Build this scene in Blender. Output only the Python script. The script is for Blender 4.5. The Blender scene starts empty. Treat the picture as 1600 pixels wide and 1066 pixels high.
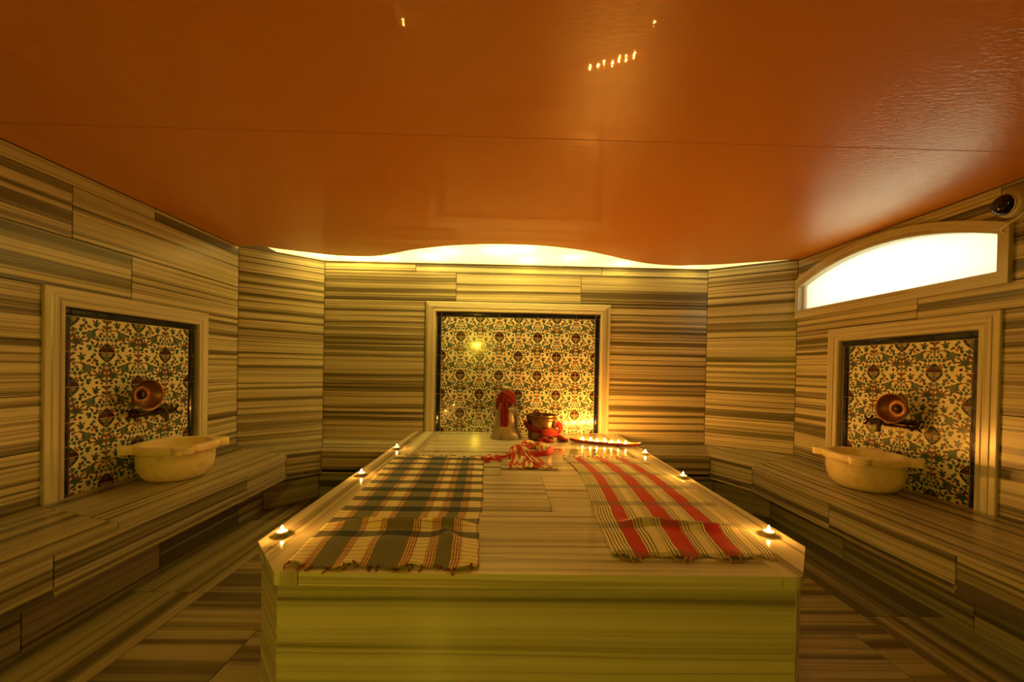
import bpy, bmesh, math, random
from math import sin, cos, pi, sqrt, radians
from mathutils import Vector, Matrix
V = Vector
random.seed(7)
scn = bpy.context.scene
col = scn.collection

# ------------------------------------------------------------------ camera, world, exposure
CZ = 1.27
def make_camera():
    f, cx, cy, ya, pt, ro = 594.375, 801.095, 580.12, .0177, -.0089, .0182
    Rr = V((cos(ya), -sin(ya), 0)); F0 = V((sin(ya), cos(ya), 0)); Z = V((0, 0, 1))
    F = F0*cos(pt) + Z*sin(pt); U = -F0*sin(pt) + Z*cos(pt)
    R2 = cos(ro)*Rr + sin(ro)*U; U2 = cos(ro)*U - sin(ro)*Rr
    cd = bpy.data.cameras.new('camera'); co = bpy.data.objects.new('camera', cd); col.objects.link(co)
    m = Matrix((R2, U2, -F)).transposed().to_4x4(); m.translation = V((0, 0, CZ))
    co.matrix_world = m
    cd.sensor_width = 36; cd.lens = 36*f/1600
    cd.shift_x = (800-cx)/1600; cd.shift_y = (cy-533)/1600
    cd.clip_start = .05
    scn.camera = co
make_camera()
WORLD = 3.4          # bright day outside the frosted window
w = bpy.data.worlds.new('world'); scn.world = w; w.use_nodes = True
w.node_tree.nodes['Background'].inputs[0].default_value = (1.0, .98, .66, 1)
w.node_tree.nodes['Background'].inputs[1].default_value = WORLD
scn.view_settings.view_transform = 'Standard'; scn.view_settings.look = 'None'
scn.view_settings.gamma = 1; scn.view_settings.use_curve_mapping = False
scn.view_settings.exposure = 0.0
COVE_EMIT = 7.5       # glow of the lit strip above the back wall
COVE_LAMP = 6.4
FLAME = 3500.0
GLOBE = 225.0         # warm wall lamp behind the camera
WARM = (1.0, .58, .07)

# ------------------------------------------------------------------ room numbers (metres)
XL, XR, D = -2.44, 2.717, 3.952
AL, AR, DL, DR = -1.88, 2.095, 3.50, 3.52
YF = -1.9             # wall behind the camera
HS, HC, SL = .50, 2.325, .596
SEATS = [.5, .79, 1.08, 1.37, 1.66, 1.95, 2.245, 2.335]
# platform outline
PX0, PX1, PF, PC = -.925, 1.173, 1.233, 1.448
PXL, PXR = -.735, .992

# ------------------------------------------------------------------ helpers
def tag(o, label=None, cat=None, group=None, kind=None):
    if label: o['label'] = label
    if cat: o['category'] = cat
    if group: o['group'] = group
    if kind: o['kind'] = kind
    return o
def empty(name, loc, label, cat, group=None, rz=0):
    o = bpy.data.objects.new(name, None); col.objects.link(o)
    o.empty_display_size = .05
    o.location = loc; o.rotation_euler.z = rz
    return tag(o, label, cat, group)
def link_mesh(name, me, mats, parent=None, smooth=False):
    for m in (mats if isinstance(mats, (list, tuple)) else [mats]): me.materials.append(m)
    if smooth:
        for p in me.polygons: p.use_smooth = True
    o = bpy.data.objects.new(name, me); col.objects.link(o)
    if parent: o.parent = parent
    return o

class MB:
    """collects polygons with uv, becomes ONE mesh object; world coordinates minus origin"""
    def __init__(s, org=(0, 0, 0)):
        s.v = []; s.f = []; s.uv = []; s.m = []; s.o = V(org)
    def poly(s, pts, uvs=None, m=0):
        b = len(s.v); s.v += [tuple(V(p)-s.o) for p in pts]
        s.f.append(list(range(b, b+len(pts)))); s.uv.append(uvs or [(0, 0)]*len(pts)); s.m.append(m)
    def prism(s, pts, n, t, u, off=None, m=0, ms=None, back=False):
        """polygon pts (ccw seen from +n) is the front; goes back by t. veins run along u"""
        n = V(n).normalized(); u = V(u).normalized(); w_ = n.cross(u)
        off = off or (random.random()*50, random.random()*50)
        pts = [V(p) for p in pts]
        q = [p-n*t for p in pts]
        g = lambda p: (p.dot(u)+off[0], p.dot(w_)+off[1])
        s.poly(pts, [g(p) for p in pts], m)
        k = len(pts)
        for i in range(k):
            a, b = pts[i], pts[(i+1) % k]; c, d = q[(i+1) % k], q[i]
            e = (b-a)
            if abs(e.normalized().dot(u)) > .7:
                uvs = [(a.dot(u)+off[0], a.dot(w_)+off[1]), (b.dot(u)+off[0], b.dot(w_)+off[1]),
                       (c.dot(u)+off[0], c.dot(w_)+off[1]+t), (d.dot(u)+off[0], d.dot(w_)+off[1]+t)]
            else:
                uvs = [(a.dot(u)+off[0], a.dot(w_)+off[1]), (b.dot(u)+off[0], b.dot(w_)+off[1]),
                       (c.dot(u)+off[0]+t, c.dot(w_)+off[1]), (d.dot(u)+off[0]+t, d.dot(w_)+off[1])]
            s.poly([b, a, d, c], [uvs[1], uvs[0], uvs[3], uvs[2]], m if ms is None else ms)
        if back: s.poly(q[::-1], [g(p) for p in q[::-1]], m)
    def box(s, lo, hi, u=(1, 0, 0), m=0):
        x0, y0, z0 = lo; x1, y1, z1 = hi
        P = lambda x, y, z: V((x, y, z))
        faces = [((0, 0, 1), [P(x0, y0, z1), P(x1, y0, z1), P(x1, y1, z1), P(x0, y1, z1)]),
                 ((0, 0, -1), [P(x0, y1, z0), P(x1, y1, z0), P(x1, y0, z0), P(x0, y0, z0)]),
                 ((0, -1, 0), [P(x0, y0, z0), P(x1, y0, z0), P(x1, y0, z1), P(x0, y0, z1)]),
                 ((0, 1, 0), [P(x1, y1, z0), P(x0, y1, z0), P(x0, y1, z1), P(x1, y1, z1)]),
                 ((-1, 0, 0), [P(x0, y1, z0), P(x0, y0, z0), P(x0, y0, z1), P(x0, y1, z1)]),
                 ((1, 0, 0), [P(x1, y0, z0), P(x1, y1, z0), P(x1, y1, z1), P(x1, y0, z1)])]
        for n, p in faces:
            n = V(n); uu = V(u)
            if abs(n.dot(uu)) > .9: uu = V((0, 1, 0)) if abs(n.y) < .5 else V((1, 0, 0))
            w_ = n.cross(uu)
            s.poly(p, [(a.dot(uu), a.dot(w_)) for a in p], m)
    def grid(s, P, m=0, uvf=None, closeu=False):
        """P[i][j] points; smooth shared vertices"""
        b = len(s.v); ni, nj = len(P), len(P[0])
        for r in P: s.v += [tuple(V(p)-s.o) for p in r]
        for i in range(ni if closeu else ni-1):
            for j in range(nj-1):
                i2 = (i+1) % ni
                s.f.append([b+i*nj+j, b+i2*nj+j, b+i2*nj+j+1, b+i*nj+j+1])
                if uvf: s.uv.append([uvf(i, j), uvf(i+1, j), uvf(i+1, j+1), uvf(i, j+1)])
                else: s.uv.append([(i/ni, j/nj), ((i+1)/ni, j/nj), ((i+1)/ni, (j+1)/nj), (i/ni, (j+1)/nj)])
                s.m.append(m)
    def lathe(s, prof, n=32, c=(0, 0, 0), ax=(0, 0, 1), m=0, cap0=False, cap1=False):
        ax = V(ax).normalized(); a = ax.orthogonal().normalized(); b_ = ax.cross(a); c = V(c)
        P = [[c+ax*z+(a*cos(2*pi*i/n)+b_*sin(2*pi*i/n))*r for (r, z) in prof] for i in range(n)]
        s.grid(P, m, uvf=lambda i, j: (i/n*.8, prof[min(j, len(prof)-1)][1]), closeu=True)
        if cap0: s.poly([P[i][0] for i in range(n)][::-1], None, m)
        if cap1: s.poly([P[i][-1] for i in range(n)], None, m)
    def tube(s, path, r, n=8, m=0, caps=True):
        path = [V(p) for p in path]; k = len(path)
        rs = r if isinstance(r, (list, tuple)) else [r]*k
        P = []; prev = None
        for i, p in enumerate(path):
            t = (path[min(i+1, k-1)]-path[max(i-1, 0)]).normalized()
            a = (prev - t*prev.dot(t)).normalized() if prev is not None and (prev - t*prev.dot(t)).length > 1e-4 else t.orthogonal().normalized()
            prev = a; b_ = t.cross(a)
            P.append([p+(a*cos(2*pi*j/n)+b_*sin(2*pi*j/n))*rs[i] for j in range(n+1)])
        s.grid(P, m)
        if caps: s.poly(P[0][:-1], None, m); s.poly(P[-1][:-1][::-1], None, m)
    def build(s, name, mats, parent=None, smooth=False, weld=False):
        me = bpy.data.meshes.new(name); me.from_pydata(s.v, [], s.f)
        ul = me.uv_layers.new(name='UVMap')
        k = 0
        for uvs in s.uv:
            for q in uvs: ul.data[k].uv = q; k += 1
        for p, m in zip(me.polygons, s.m): p.material_index = m
        if weld:
            bm = bmesh.new(); bm.from_mesh(me); bmesh.ops.remove_doubles(bm, verts=bm.verts, dist=1e-5)
            bmesh.ops.recalc_face_normals(bm, faces=bm.faces); bm.to_mesh(me); bm.free()
        me.update()
        return link_mesh(name, me, mats, parent, smooth)

def subdivide_smooth(o, lv=1, solid=None):
    if solid:
        md = o.modifiers.new('s', 'SOLIDIFY'); md.thickness = solid; md.offset = 1
    md = o.modifiers.new('sub', 'SUBSURF'); md.levels = lv; md.render_levels = lv
    return o
def auto_smooth(o, ang=40):
    for p in o.data.polygons: p.use_smooth = True
    o.data.set_sharp_from_angle(angle=radians(ang))
    return o
def bevel(o, wd=.003, seg=2):
    md = o.modifiers.new('bevel', 'BEVEL'); md.width = wd; md.segments = seg; md.limit_method = 'ANGLE'; md.angle_limit = radians(35)
    return o

# ------------------------------------------------------------------ materials
def new_mat(name):
    m = bpy.data.materials.new(name); m.use_nodes = True
    nt = m.node_tree; return m, nt, nt.nodes['Principled BSDF']
def N(nt, t, **k):
    n = nt.nodes.new(t)
    for a, b in k.items(): setattr(n, a, b)
    return n
def L(nt, a, b): nt.links.new(a, b)
def math_(nt, op, a, b=None, c=None):
    n = N(nt, 'ShaderNodeMath', operation=op)
    for i, x in enumerate((a, b, c)):
        if x is None: continue
        if isinstance(x, (int, float)): n.inputs[i].default_value = x
        else: L(nt, x, n.inputs[i])
    return n.outputs[0]
def mixc(nt, f, a, b, mode='MIX'):
    n = N(nt, 'ShaderNodeMix', data_type='RGBA', blend_type=mode)
    for i, x in ((0, f), (6, a), (7, b)):
        if isinstance(x, (int, float)): n.inputs[i].default_value = x
        elif isinstance(x, tuple): n.inputs[i].default_value = (*x, 1)
        else: L(nt, x, n.inputs[i])
    return n.outputs[2]
def ramp(nt, f, stops, interp='LINEAR'):
    n = N(nt, 'ShaderNodeValToRGB'); cr = n.color_ramp; cr.interpolation = interp
    while len(cr.elements) > 1: cr.elements.remove(cr.elements[-1])
    cr.elements[0].position = stops[0][0]; cr.elements[0].color = (*stops[0][1], 1)
    for p, c in stops[1:]:
        e = cr.elements.new(p); e.color = (*c, 1)
    L(nt, f, n.inputs[0]); return n.outputs[0]
def simple(name, c, rough=.5, metal=0, **k):
    m, nt, b = new_mat(name)
    b.inputs['Base Color'].default_value = (*c, 1); b.inputs['Roughness'].default_value = rough
    b.inputs['Metallic'].default_value = metal
    for a, v in k.items(): b.inputs[a.replace('_', ' ')].default_value = v
    return m
def emit(name, c, s):
    m = bpy.data.materials.new(name); m.use_nodes = True; nt = m.node_tree; nt.nodes.clear()
    e = N(nt, 'ShaderNodeEmission'); o = N(nt, 'ShaderNodeOutputMaterial')
    e.inputs[0].default_value = (*c, 1); e.inputs[1].default_value = s; L(nt, e.outputs[0], o.inputs[0]); return m

def marble(name, light=(.58, .505, .315), mid=(.27, .22, .125), dark=(.095, .075, .038), scale=21., rough=.3, bias=0., bumpy=.0, us=1.):
    m, nt, b = new_mat(name)
    tc = N(nt, 'ShaderNodeTexCoord'); sx = N(nt, 'ShaderNodeSeparateXYZ'); L(nt, tc.outputs['UV'], sx.inputs[0])
    u, v = sx.outputs[0], sx.outputs[1]
    def noise(su, sv, det, vv, dist=0, rg=.55):
        c = N(nt, 'ShaderNodeCombineXYZ'); L(nt, math_(nt, 'MULTIPLY', u, su), c.inputs[0]); L(nt, math_(nt, 'MULTIPLY', vv, sv), c.inputs[1])
        n = N(nt, 'ShaderNodeTexNoise', noise_dimensions='2D'); n.inputs['Scale'].default_value = 1
        n.inputs['Detail'].default_value = det; n.inputs['Roughness'].default_value = rg; n.inputs['Distortion'].default_value = dist
        L(nt, c.outputs[0], n.inputs['Vector']); return n.outputs[0]
    wv = math_(nt, 'MULTIPLY', math_(nt, 'SUBTRACT', noise(.8, 2.5, 2, v), .5), .022)
    v2 = math_(nt, 'ADD', v, wv)
    broad = noise(.07*us, scale, 2.5, v2)
    fine = noise(.3*us, scale*4.3, 2, v2)
    thin = noise(.16*us, scale*2.1, 1, v2)
    s_ = math_(nt, 'ADD', broad, math_(nt, 'MULTIPLY', math_(nt, 'SUBTRACT', fine, .5), .32))
    if bias: s_ = math_(nt, 'ADD', s_, bias)
    c = ramp(nt, s_, [(.385, dark), (.46, mid), (.505, tuple(.5*(a+b_) for a, b_ in zip(mid, light))), (.555, light), (.63, tuple(min(1, x*1.08) for x in light)), (.69, mid), (.78, light)])
    # narrow dark seams in the stone
    ln = math_(nt, 'ABSOLUTE', math_(nt, 'SUBTRACT', thin, .44))
    ln = math_(nt, 'LESS_THAN', ln, .012)
    lnf = math_(nt, 'MULTIPLY', ln, .45)
    c = mixc(nt, lnf, c, tuple(x*.9 for x in dark))
    cloud = noise(1.2, 7.0, 3, v)
    c = mixc(nt, math_(nt, 'MULTIPLY', cloud, .22), c, mid)
    L(nt, c, b.inputs['Base Color'])
    b.inputs['Roughness'].default_value = rough
    b.inputs['Specular IOR Level'].default_value = .5
    bp = N(nt, 'ShaderNodeBump'); bp.inputs['Strength'].default_value = .05 + bumpy; bp.inputs['Distance'].default_value = .004
    L(nt, noise(9, 14, 3, v), bp.inputs['Height']); L(nt, bp.outputs[0], b.inputs['Normal'])
    return m
M_WALL = marble('marble_wall')
M_BENCH = marble('marble_bench', light=(.45, .39, .25), mid=(.27, .225, .14), scale=17, rough=.25)
M_FLOOR = marble('marble_floor', light=(.40, .33, .20), mid=(.24, .19, .11), dark=(.11, .088, .052), scale=8, rough=.25)
M_SLAB = marble('marble_platform', light=(.68, .63, .46), mid=(.43, .38, .25), dark=(.16, .135, .08), scale=8.5, rough=.09, bias=.03)
M_BODY = marble('marble_platform_side', light=(.66, .62, .45), mid=(.47, .43, .29), dark=(.20, .175, .105), scale=7.0, rough=.18, bias=.04, us=.35)
M_MOULD = marble('marble_moulding', light=(.62, .56, .42), mid=(.47, .41, .29), dark=(.28, .235, .15), scale=9, rough=.22, bias=.07)
M_GROUT = simple('dark_grout', (.10, .075, .045), .8)

# ------------------------------------------------------------------ tiled marble walls
G = .0026
def clipsub(z0, z1, lo, hi):
    """interval minus (lo,hi) -> list"""
    r = []
    if lo > z0: r.append((z0, min(z1, lo)))
    if hi < z1: r.append((max(z0, hi), z1))
    if hi <= z0 or lo >= z1: return [(z0, z1)]
    return [x for x in r if x[1]-x[0] > 1e-4]
def tiled_wall(name, p0, p1, n, rows, joints, holes=(), t=.02, mat=M_WALL, edge=0):
    """wall from p0 to p1 (xy), n inward normal. joints[row] = list of distances from p0. holes: (u0,u1,z0,topfn)"""
    mb = MB()
    p0 = V((*p0, 0)); p1 = V((*p1, 0)); a = (p1-p0).normalized(); Wd = (p1-p0).length; n = V((*n, 0)).normalized()
    flip = (a.cross(V((0, 0, 1)))).dot(n) < 0      # ccw check
    def put(quad, th, off, m, base):
        pts = [p0+a*u+V((0, 0, z))+n*base for u, z in quad]
        if flip: pts = pts[::-1]
        mb.prism(pts, n, th, a, off, m)
    def region(u0, u1, z0, z1, th, off, m, base, hl):
        cuts = {u0, u1}
        for h in hl:
            k = h[4] if len(h) > 4 else 1
            for i in range(k+1):
                x = h[0]+(h[1]-h[0])*i/k
                if u0 < x < u1: cuts.add(x)
        cs = sorted(cuts)
        for x0, x1 in zip(cs, cs[1:]):
            xm = .5*(x0+x1); cur = (z0, z0)
            hs = sorted([h for h in hl if h[0] < xm < h[1]], key=lambda h: h[2])
            for lo, hi in [((h[2], h[2]), (h[3](x0), h[3](x1))) for h in hs]+[((z1, z1), None)]:
                t = (min(lo[0], z1), min(lo[1], z1))
                d0, d1 = t[0]-cur[0], t[1]-cur[1]
                if d0 > 1e-5 or d1 > 1e-5:
                    q = [(x0, cur[0]), (x1, cur[1]), (x1, t[1]), (x0, t[0])]
                    if d1 < 1e-5: q = [(x0, cur[0]), (x1, t[1]), (x0, t[0])]
                    elif d0 < 1e-5: q = [(x0, t[0]), (x1, cur[1]), (x1, t[1])]
                    put(q, th, off, m, base)
                if hi: cur = (max(cur[0], min(hi[0], z1)), max(cur[1], min(hi[1], z1)))
    for r, (z0, z1) in enumerate(zip(rows, rows[1:])):
        js = [0.] + sorted(joints.get(r, [])) + [Wd]
        for u0, u1 in zip(js, js[1:]):
            off = (random.random()*60, random.random()*60)
            region(u0+G, u1-G, z0+G, z1-G, .018, off, 0, 0, holes)
    region(-.13, Wd+.13, rows[0]-.1, rows[-1]+.3, .12, (0, 0), 1, -.018, [h for h in holes if h[2] > 1.5])
    if not joints.get('nogrout'): pass
    o = mb.build(name, [mat, M_GROUT]); tag(o, kind='structure'); return o

FW = .102   # moulding width
# back wall; distance measured from x = AL
bx = lambda x: x-AL
tiled_wall('wall_back', (AL, D), (AR, D), (0, -1), [0, .25] + SEATS,
           {0: [1.2, 2.7], 1: [1.2, 2.7], 6: [], 7: [bx(-.529), bx(.766)], 8: [bx(-.948), bx(.977)]},
           holes=[(bx(-.848), bx(1.075), .40, lambda u: 1.94)])
tiled_wall('wall_left', (XL, YF), (XL, DL), (1, 0), [0, .25] + [.5, .79, 1.08, 1.37, 1.66, 1.95, 2.245, 2.335],
           {2: [1.2, 2.7], 3: [1.9], 4: [1.1, 2.9], 5: [2.2], 6: [2.2, 2.519-YF], 7: [1.2, 2.179-YF], 8: [1.7, 2.678-YF]},
           holes=[(2.05-YF, 3.157-YF, .49, lambda u: 1.66)])
archo = lambda y: 2.298-.31*(y-2.8)**2
tiled_wall('wall_right', (XR, YF), (XR, DR), (-1, 0), [0, .25] + [.5, .78, 1.06, 1.345, 1.64, 1.79, 2.02, 2.245, 2.335],
           {2: [1.9], 3: [1.2, 2.9], 4: [2.1], 5: [1.5, 3.0], 6: [1.9, 2.476-YF], 7: [2.3], 8: [3.4], 9: [3.96]},
           holes=[(2.05-YF, 3.166-YF, .49, lambda u: 1.64), (2.03-YF, 3.51-YF, 1.80, lambda u: archo(u+YF)-.02, 24)])
dl = (V((AL, D))-V((XL, DL))); dr = (V((AR, D))-V((XR, DR)))
tiled_wall('wall_back_left', (XL, DL), (AL, D), (dl.y, -dl.x), [0, .25] + [.5, .79, 1.08, 1.37, 1.67, 1.96, 2.245, 2.335], {})
tiled_wall('wall_back_right', (XR, DR), (AR, D), (dr.y*-1, dr.x), [0, .25] + [.5, .79, 1.08, 1.37, 1.67, 1.96, 2.245, 2.335], {})
tiled_wall('wall_front', (XL-.1, YF), (XR+.1, YF), (0, 1), [0, .25] + SEATS, {i: [.6+.4*(i % 3), 2.1, 3.9-.3*(i % 2)] for i in range(9)}, mat=marble('marble_rear_wall', light=(.16, .12, .07), mid=(.09, .07, .04), dark=(.05, .04, .02)))

# ------------------------------------------------------------------ floor
def rectpts(x0, x1, y0, y1, z): return [(x0, y0, z), (x1, y0, z), (x1, y1, z), (x0, y1, z)]
mb = MB()
mb.box((XL-.15, YF-.15, -.12), (XR+.15, D+.15, -.003), m=1)
for x0, x1, ys in ((-2.12, -1.63, [YF, .1, 1.12, 2.12, 3.1, D]), (1.90, 2.40, [YF, -.4, .7, 1.95, 2.9, D])):
    for y0, y1 in zip(ys, ys[1:]):
        mb.prism(rectpts(x0+G, x1-G, y0+G, y1-G, 0), (0, 0, 1), .003, (0, 1, 0))
y = YF; k = 0
while y < D:
    y1 = min(D, y+.62)
    js = [-1.63, -1.16, -.3, .6, 1.72, 1.90] if k % 2 else [-1.63, -.9, .1, 1.1, 1.90]
    for x0, x1 in zip(js, js[1:]):
        mb.prism(rectpts(x0+G, x1-G, y+G, y1-G, 0), (0, 0, 1), .003, (1, 0, 0))
    y = y1; k += 1
tag(mb.build('floor', [M_FLOOR, M_GROUT]), kind='structure')

# ------------------------------------------------------------------ benches along the walls
def offpoly(pts, d, side):
    """offset an open polyline to its right (side=1)"""
    out = []
    for i, p in enumerate(pts):
        p = V(p)
        ns = []
        if i > 0: e = (p-V(pts[i-1])).normalized(); ns.append(V((e.y, -e.x)))
        if i < len(pts)-1: e = (V(pts[i+1])-p).normalized(); ns.append(V((e.y, -e.x)))
        n = sum(ns, V((0, 0))); n.normalize(); n *= d*side/max(.3, n.dot(ns[0])); out.append(p+n)
    return out
def bench(lab, wall, front, base, splits, fj, bj, cat='bench'):
    """wall/front/base: polylines of 4 points (xy)"""
    root = empty('stone_bench', (front[0][0], 1.0, 0), lab, cat)
    mb = MB(root.location)
    for i in range(3):
        w0, w1, f0, f1 = V(wall[i]), V(wall[i+1]), V(front[i]), V(front[i+1])
        e = (f1-f0).normalized(); nn = V((e.y, -e.x))
        if nn.dot(w0-f0) > 0: nn = -nn
        f0, f1 = f0+nn*.006, f1+nn*.006
        ts = [0]+splits[i]+[1]
        for t0, t1 in zip(ts, ts[1:]):
            Lg = (f1-f0).length; g0, g1 = t0+G/Lg, t1-G/Lg
            q = [w0.lerp(w1, g0), f0.lerp(f1, g0), f0.lerp(f1, g1), w0.lerp(w1, g1)]
            q = [(p.x, p.y, HS) for p in q]
            a = (V(q[1])-V(q[0])).cross(V(q[2])-V(q[1]))
            if a.z < 0: q = q[::-1]
            mb.prism(q, (0, 0, 1), .028, (e.x, e.y, 0), back=True)
    bevel(mb.build('seat_slab', M_BENCH, root), .004)
    for nm, line, z0, z1, js in (('fascia', front, .30, .471, fj), ('base', base, 0, .30, bj)):
        mb = MB(root.location)
        for i in range(3):
            f0, f1 = V(line[i]), V(line[i+1]); e = (f1-f0).normalized(); nn = V((e.y, -e.x))
            if nn.dot(V(wall[i])-V(front[i])) > 0: nn = -nn
            Lg = (f1-f0).length
            ts = [0]+sorted(js[i])+[Lg]
            for t0, t1 in zip(ts, ts[1:]):
                a, b = f0+e*(t0+G), f0+e*(t1-G)
                q = [(a.x, a.y, z0), (b.x, b.y, z0), (b.x, b.y, z1), (a.x, a.y, z1)]
                if (V(q[1])-V(q[0])).cross(V(q[2])-V(q[1])).dot(V((nn.x, nn.y, 0))) < 0: q = q[::-1]
                mb.prism(q, (nn.x, nn.y, 0), .03, (e.x, e.y, 0), back=True)
        mb.build(nm, M_BENCH, root)
    # hidden underside that closes the bench between fascia and base
    mb = MB(root.location)
    for i in range(3):
        q = [V(wall[i]), V(front[i]), V(front[i+1]), V(wall[i+1])]
        q = [V((p.x, p.y, .315)) for p in q]
        if (q[1]-q[0]).cross(q[2]-q[1]).z > 0: q = q[::-1]
        mb.prism(q, (0, 0, -1), .02, (0, 1, 0), back=True)
    mb.build('underside', M_BENCH, root)
    return root
LW = [(XL+.002, YF+.002), (XL+.002, DL-.002), (AL, D-.002), (PX0-.0, D-.002)]
LF = [(-1.825, YF+.002), (-1.835, 3.225), (-1.625, 3.40), (PX0-.0, 3.40)]
LB = [(-2.07, YF+.002), (-2.07, 3.30), (-1.75, 3.62), (PX0-.0, 3.62)]
bench('long veined marble bench along the left wall, round the corner to the platform', LW, LF, LB,
      [[.34, .728], [], []], [[1.577-YF, 2.739-YF, .9, 2.2], [], []], [[1.665-YF, 2.322-YF, 2.997-YF, 2.3], [], []])
RW = [(XR-.002, YF+.002), (XR-.002, DR-.002), (AR, D-.002), (PX1, D-.002)]
RF = [(2.03, YF+.002), (2.018, 3.05), (1.862, 3.405), (PX1, 3.405)]
RB = [(2.36, YF+.002), (2.33, 3.27), (2.02, 3.62), (PX1, 3.62)]
bench('long veined marble bench along the right wall under the arched window', RW, RF, RB,
      [[.36, .655], [], []], [[1.651-YF, 2.317-YF, 1.2, 2.4], [], []], [[1.831-YF, 2.556-YF, 2.0], [], []])

# ------------------------------------------------------------------ central heated platform
plat = empty('marble_platform', (.12, 2.6, 0), 'large raised marble platform in the middle of the room', 'platform')
mb = MB(plat.location)
T_ = .042
SX0, SX1 = -.66, .925      # side border strips
DB = D-.002
yj = [PF, 2.0, 2.9, DB]
def pris(pts, u): mb.prism([(x, y_, SL) for x, y_ in pts], (0, 0, 1), T_, u, back=True)
g = .0012
for x0, x1, xc, a in ((PX0, SX0, PXL, 0), (SX1, PX1, PXR, 1)):
    if a == 0: pris([(PX0, PC), (PXL, PF), (SX0-g, PF), (SX0-g, DB), (PX0, DB)], (0, 1, 0))
    else: pris([(SX1+g, PF), (PXR, PF), (PX1, PC), (PX1, DB), (SX1+g, DB)], (0, 1, 0))
cy = [PF, 1.78, 2.36, 2.95, DB]
for i, (y0, y1) in enumerate(zip(cy, cy[1:])):
    xs = [SX0, -.02+.25*(i % 2), SX1] if i else [SX0, SX1]
    for x0, x1 in zip(xs, xs[1:]): pris([(x0+g, y0+g), (x1-g, y0+g), (x1-g, y1-g), (x0+g, y1-g)], (1, 0, 0))
bevel(mb.build('top_slab', M_SLAB, plat), .007, 3)
mb = MB(plat.location)
e_ = .014
def wallpan(a, b, off=None):
    a, b = V(a), V(b); e = (b-a).normalized(); n = V((e.y, -e.x))
    q = [(a.x+e.x*G, a.y+e.y*G, 0), (b.x-e.x*G, b.y-e.y*G, 0), (b.x-e.x*G, b.y-e.y*G, SL-T_-.002), (a.x+e.x*G, a.y+e.y*G, SL-T_-.002)]
    mb.prism(q, (n.x, n.y, 0), .03, (e.x, e.y, 0), off, back=True)
wallpan((PX0+e_, DB), (PX0+e_, PC)); wallpan((PX0+e_, PC), (PXL, PF+e_)); wallpan((PXL, PF+e_), (PXR-.008, PF+e_)); wallpan((PXR-.008, PF+e_), (PX1-e_, PC)); wallpan((PX1-e_, PC), (PX1-e_, DB))
bevel(mb.build('side_panels', M_BODY, plat), .003)
mb = MB(plat.location)
mb.prism([(x, y_, SL-T_+.0005) for x, y_ in ((PXL+.03, PF+.04), (PXR-.03, PF+.04), (PX1-.04, PC+.02), (PX1-.04, DB), (PX0+.04, DB), (PX0+.04, PC+.02))], (0, 0, 1), .54, (1, 0, 0))
mb.build('core', M_GROUT, plat)

# ------------------------------------------------------------------ tile panels with moulded marble frames
M_CREAM = simple('tile_cream_glaze', (.80, .74, .52), .2, Coat_Weight=.5)
M_TEAL = simple('tile_teal_glaze', (.02, .095, .085), .2, Coat_Weight=.5)
M_OLIVE = simple('tile_grey_green_glaze', (.10, .16, .12), .12, Coat_Weight=.5)
M_BROWN = simple('tile_brown_red_glaze', (.17, .045, .012), .12, Coat_Weight=.5)
M_MAROON = simple('tile_maroon_glaze', (.075, .008, .012), .12, Coat_Weight=.5)
M_NAVY = simple('tile_navy_glaze', (.008, .011, .03), .08, Coat_Weight=.6)
M_TGROUT = simple('pale_tile_grout', (.62, .52, .33), .6)
M_LOBE = simple('tile_tan_glaze', (.30, .24, .11), .12, Coat_Weight=.5)
TM = [M_CREAM, M_TEAL, M_OLIVE, M_BROWN, M_MAROON, M_NAVY, M_TGROUT, M_LOBE]

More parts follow.
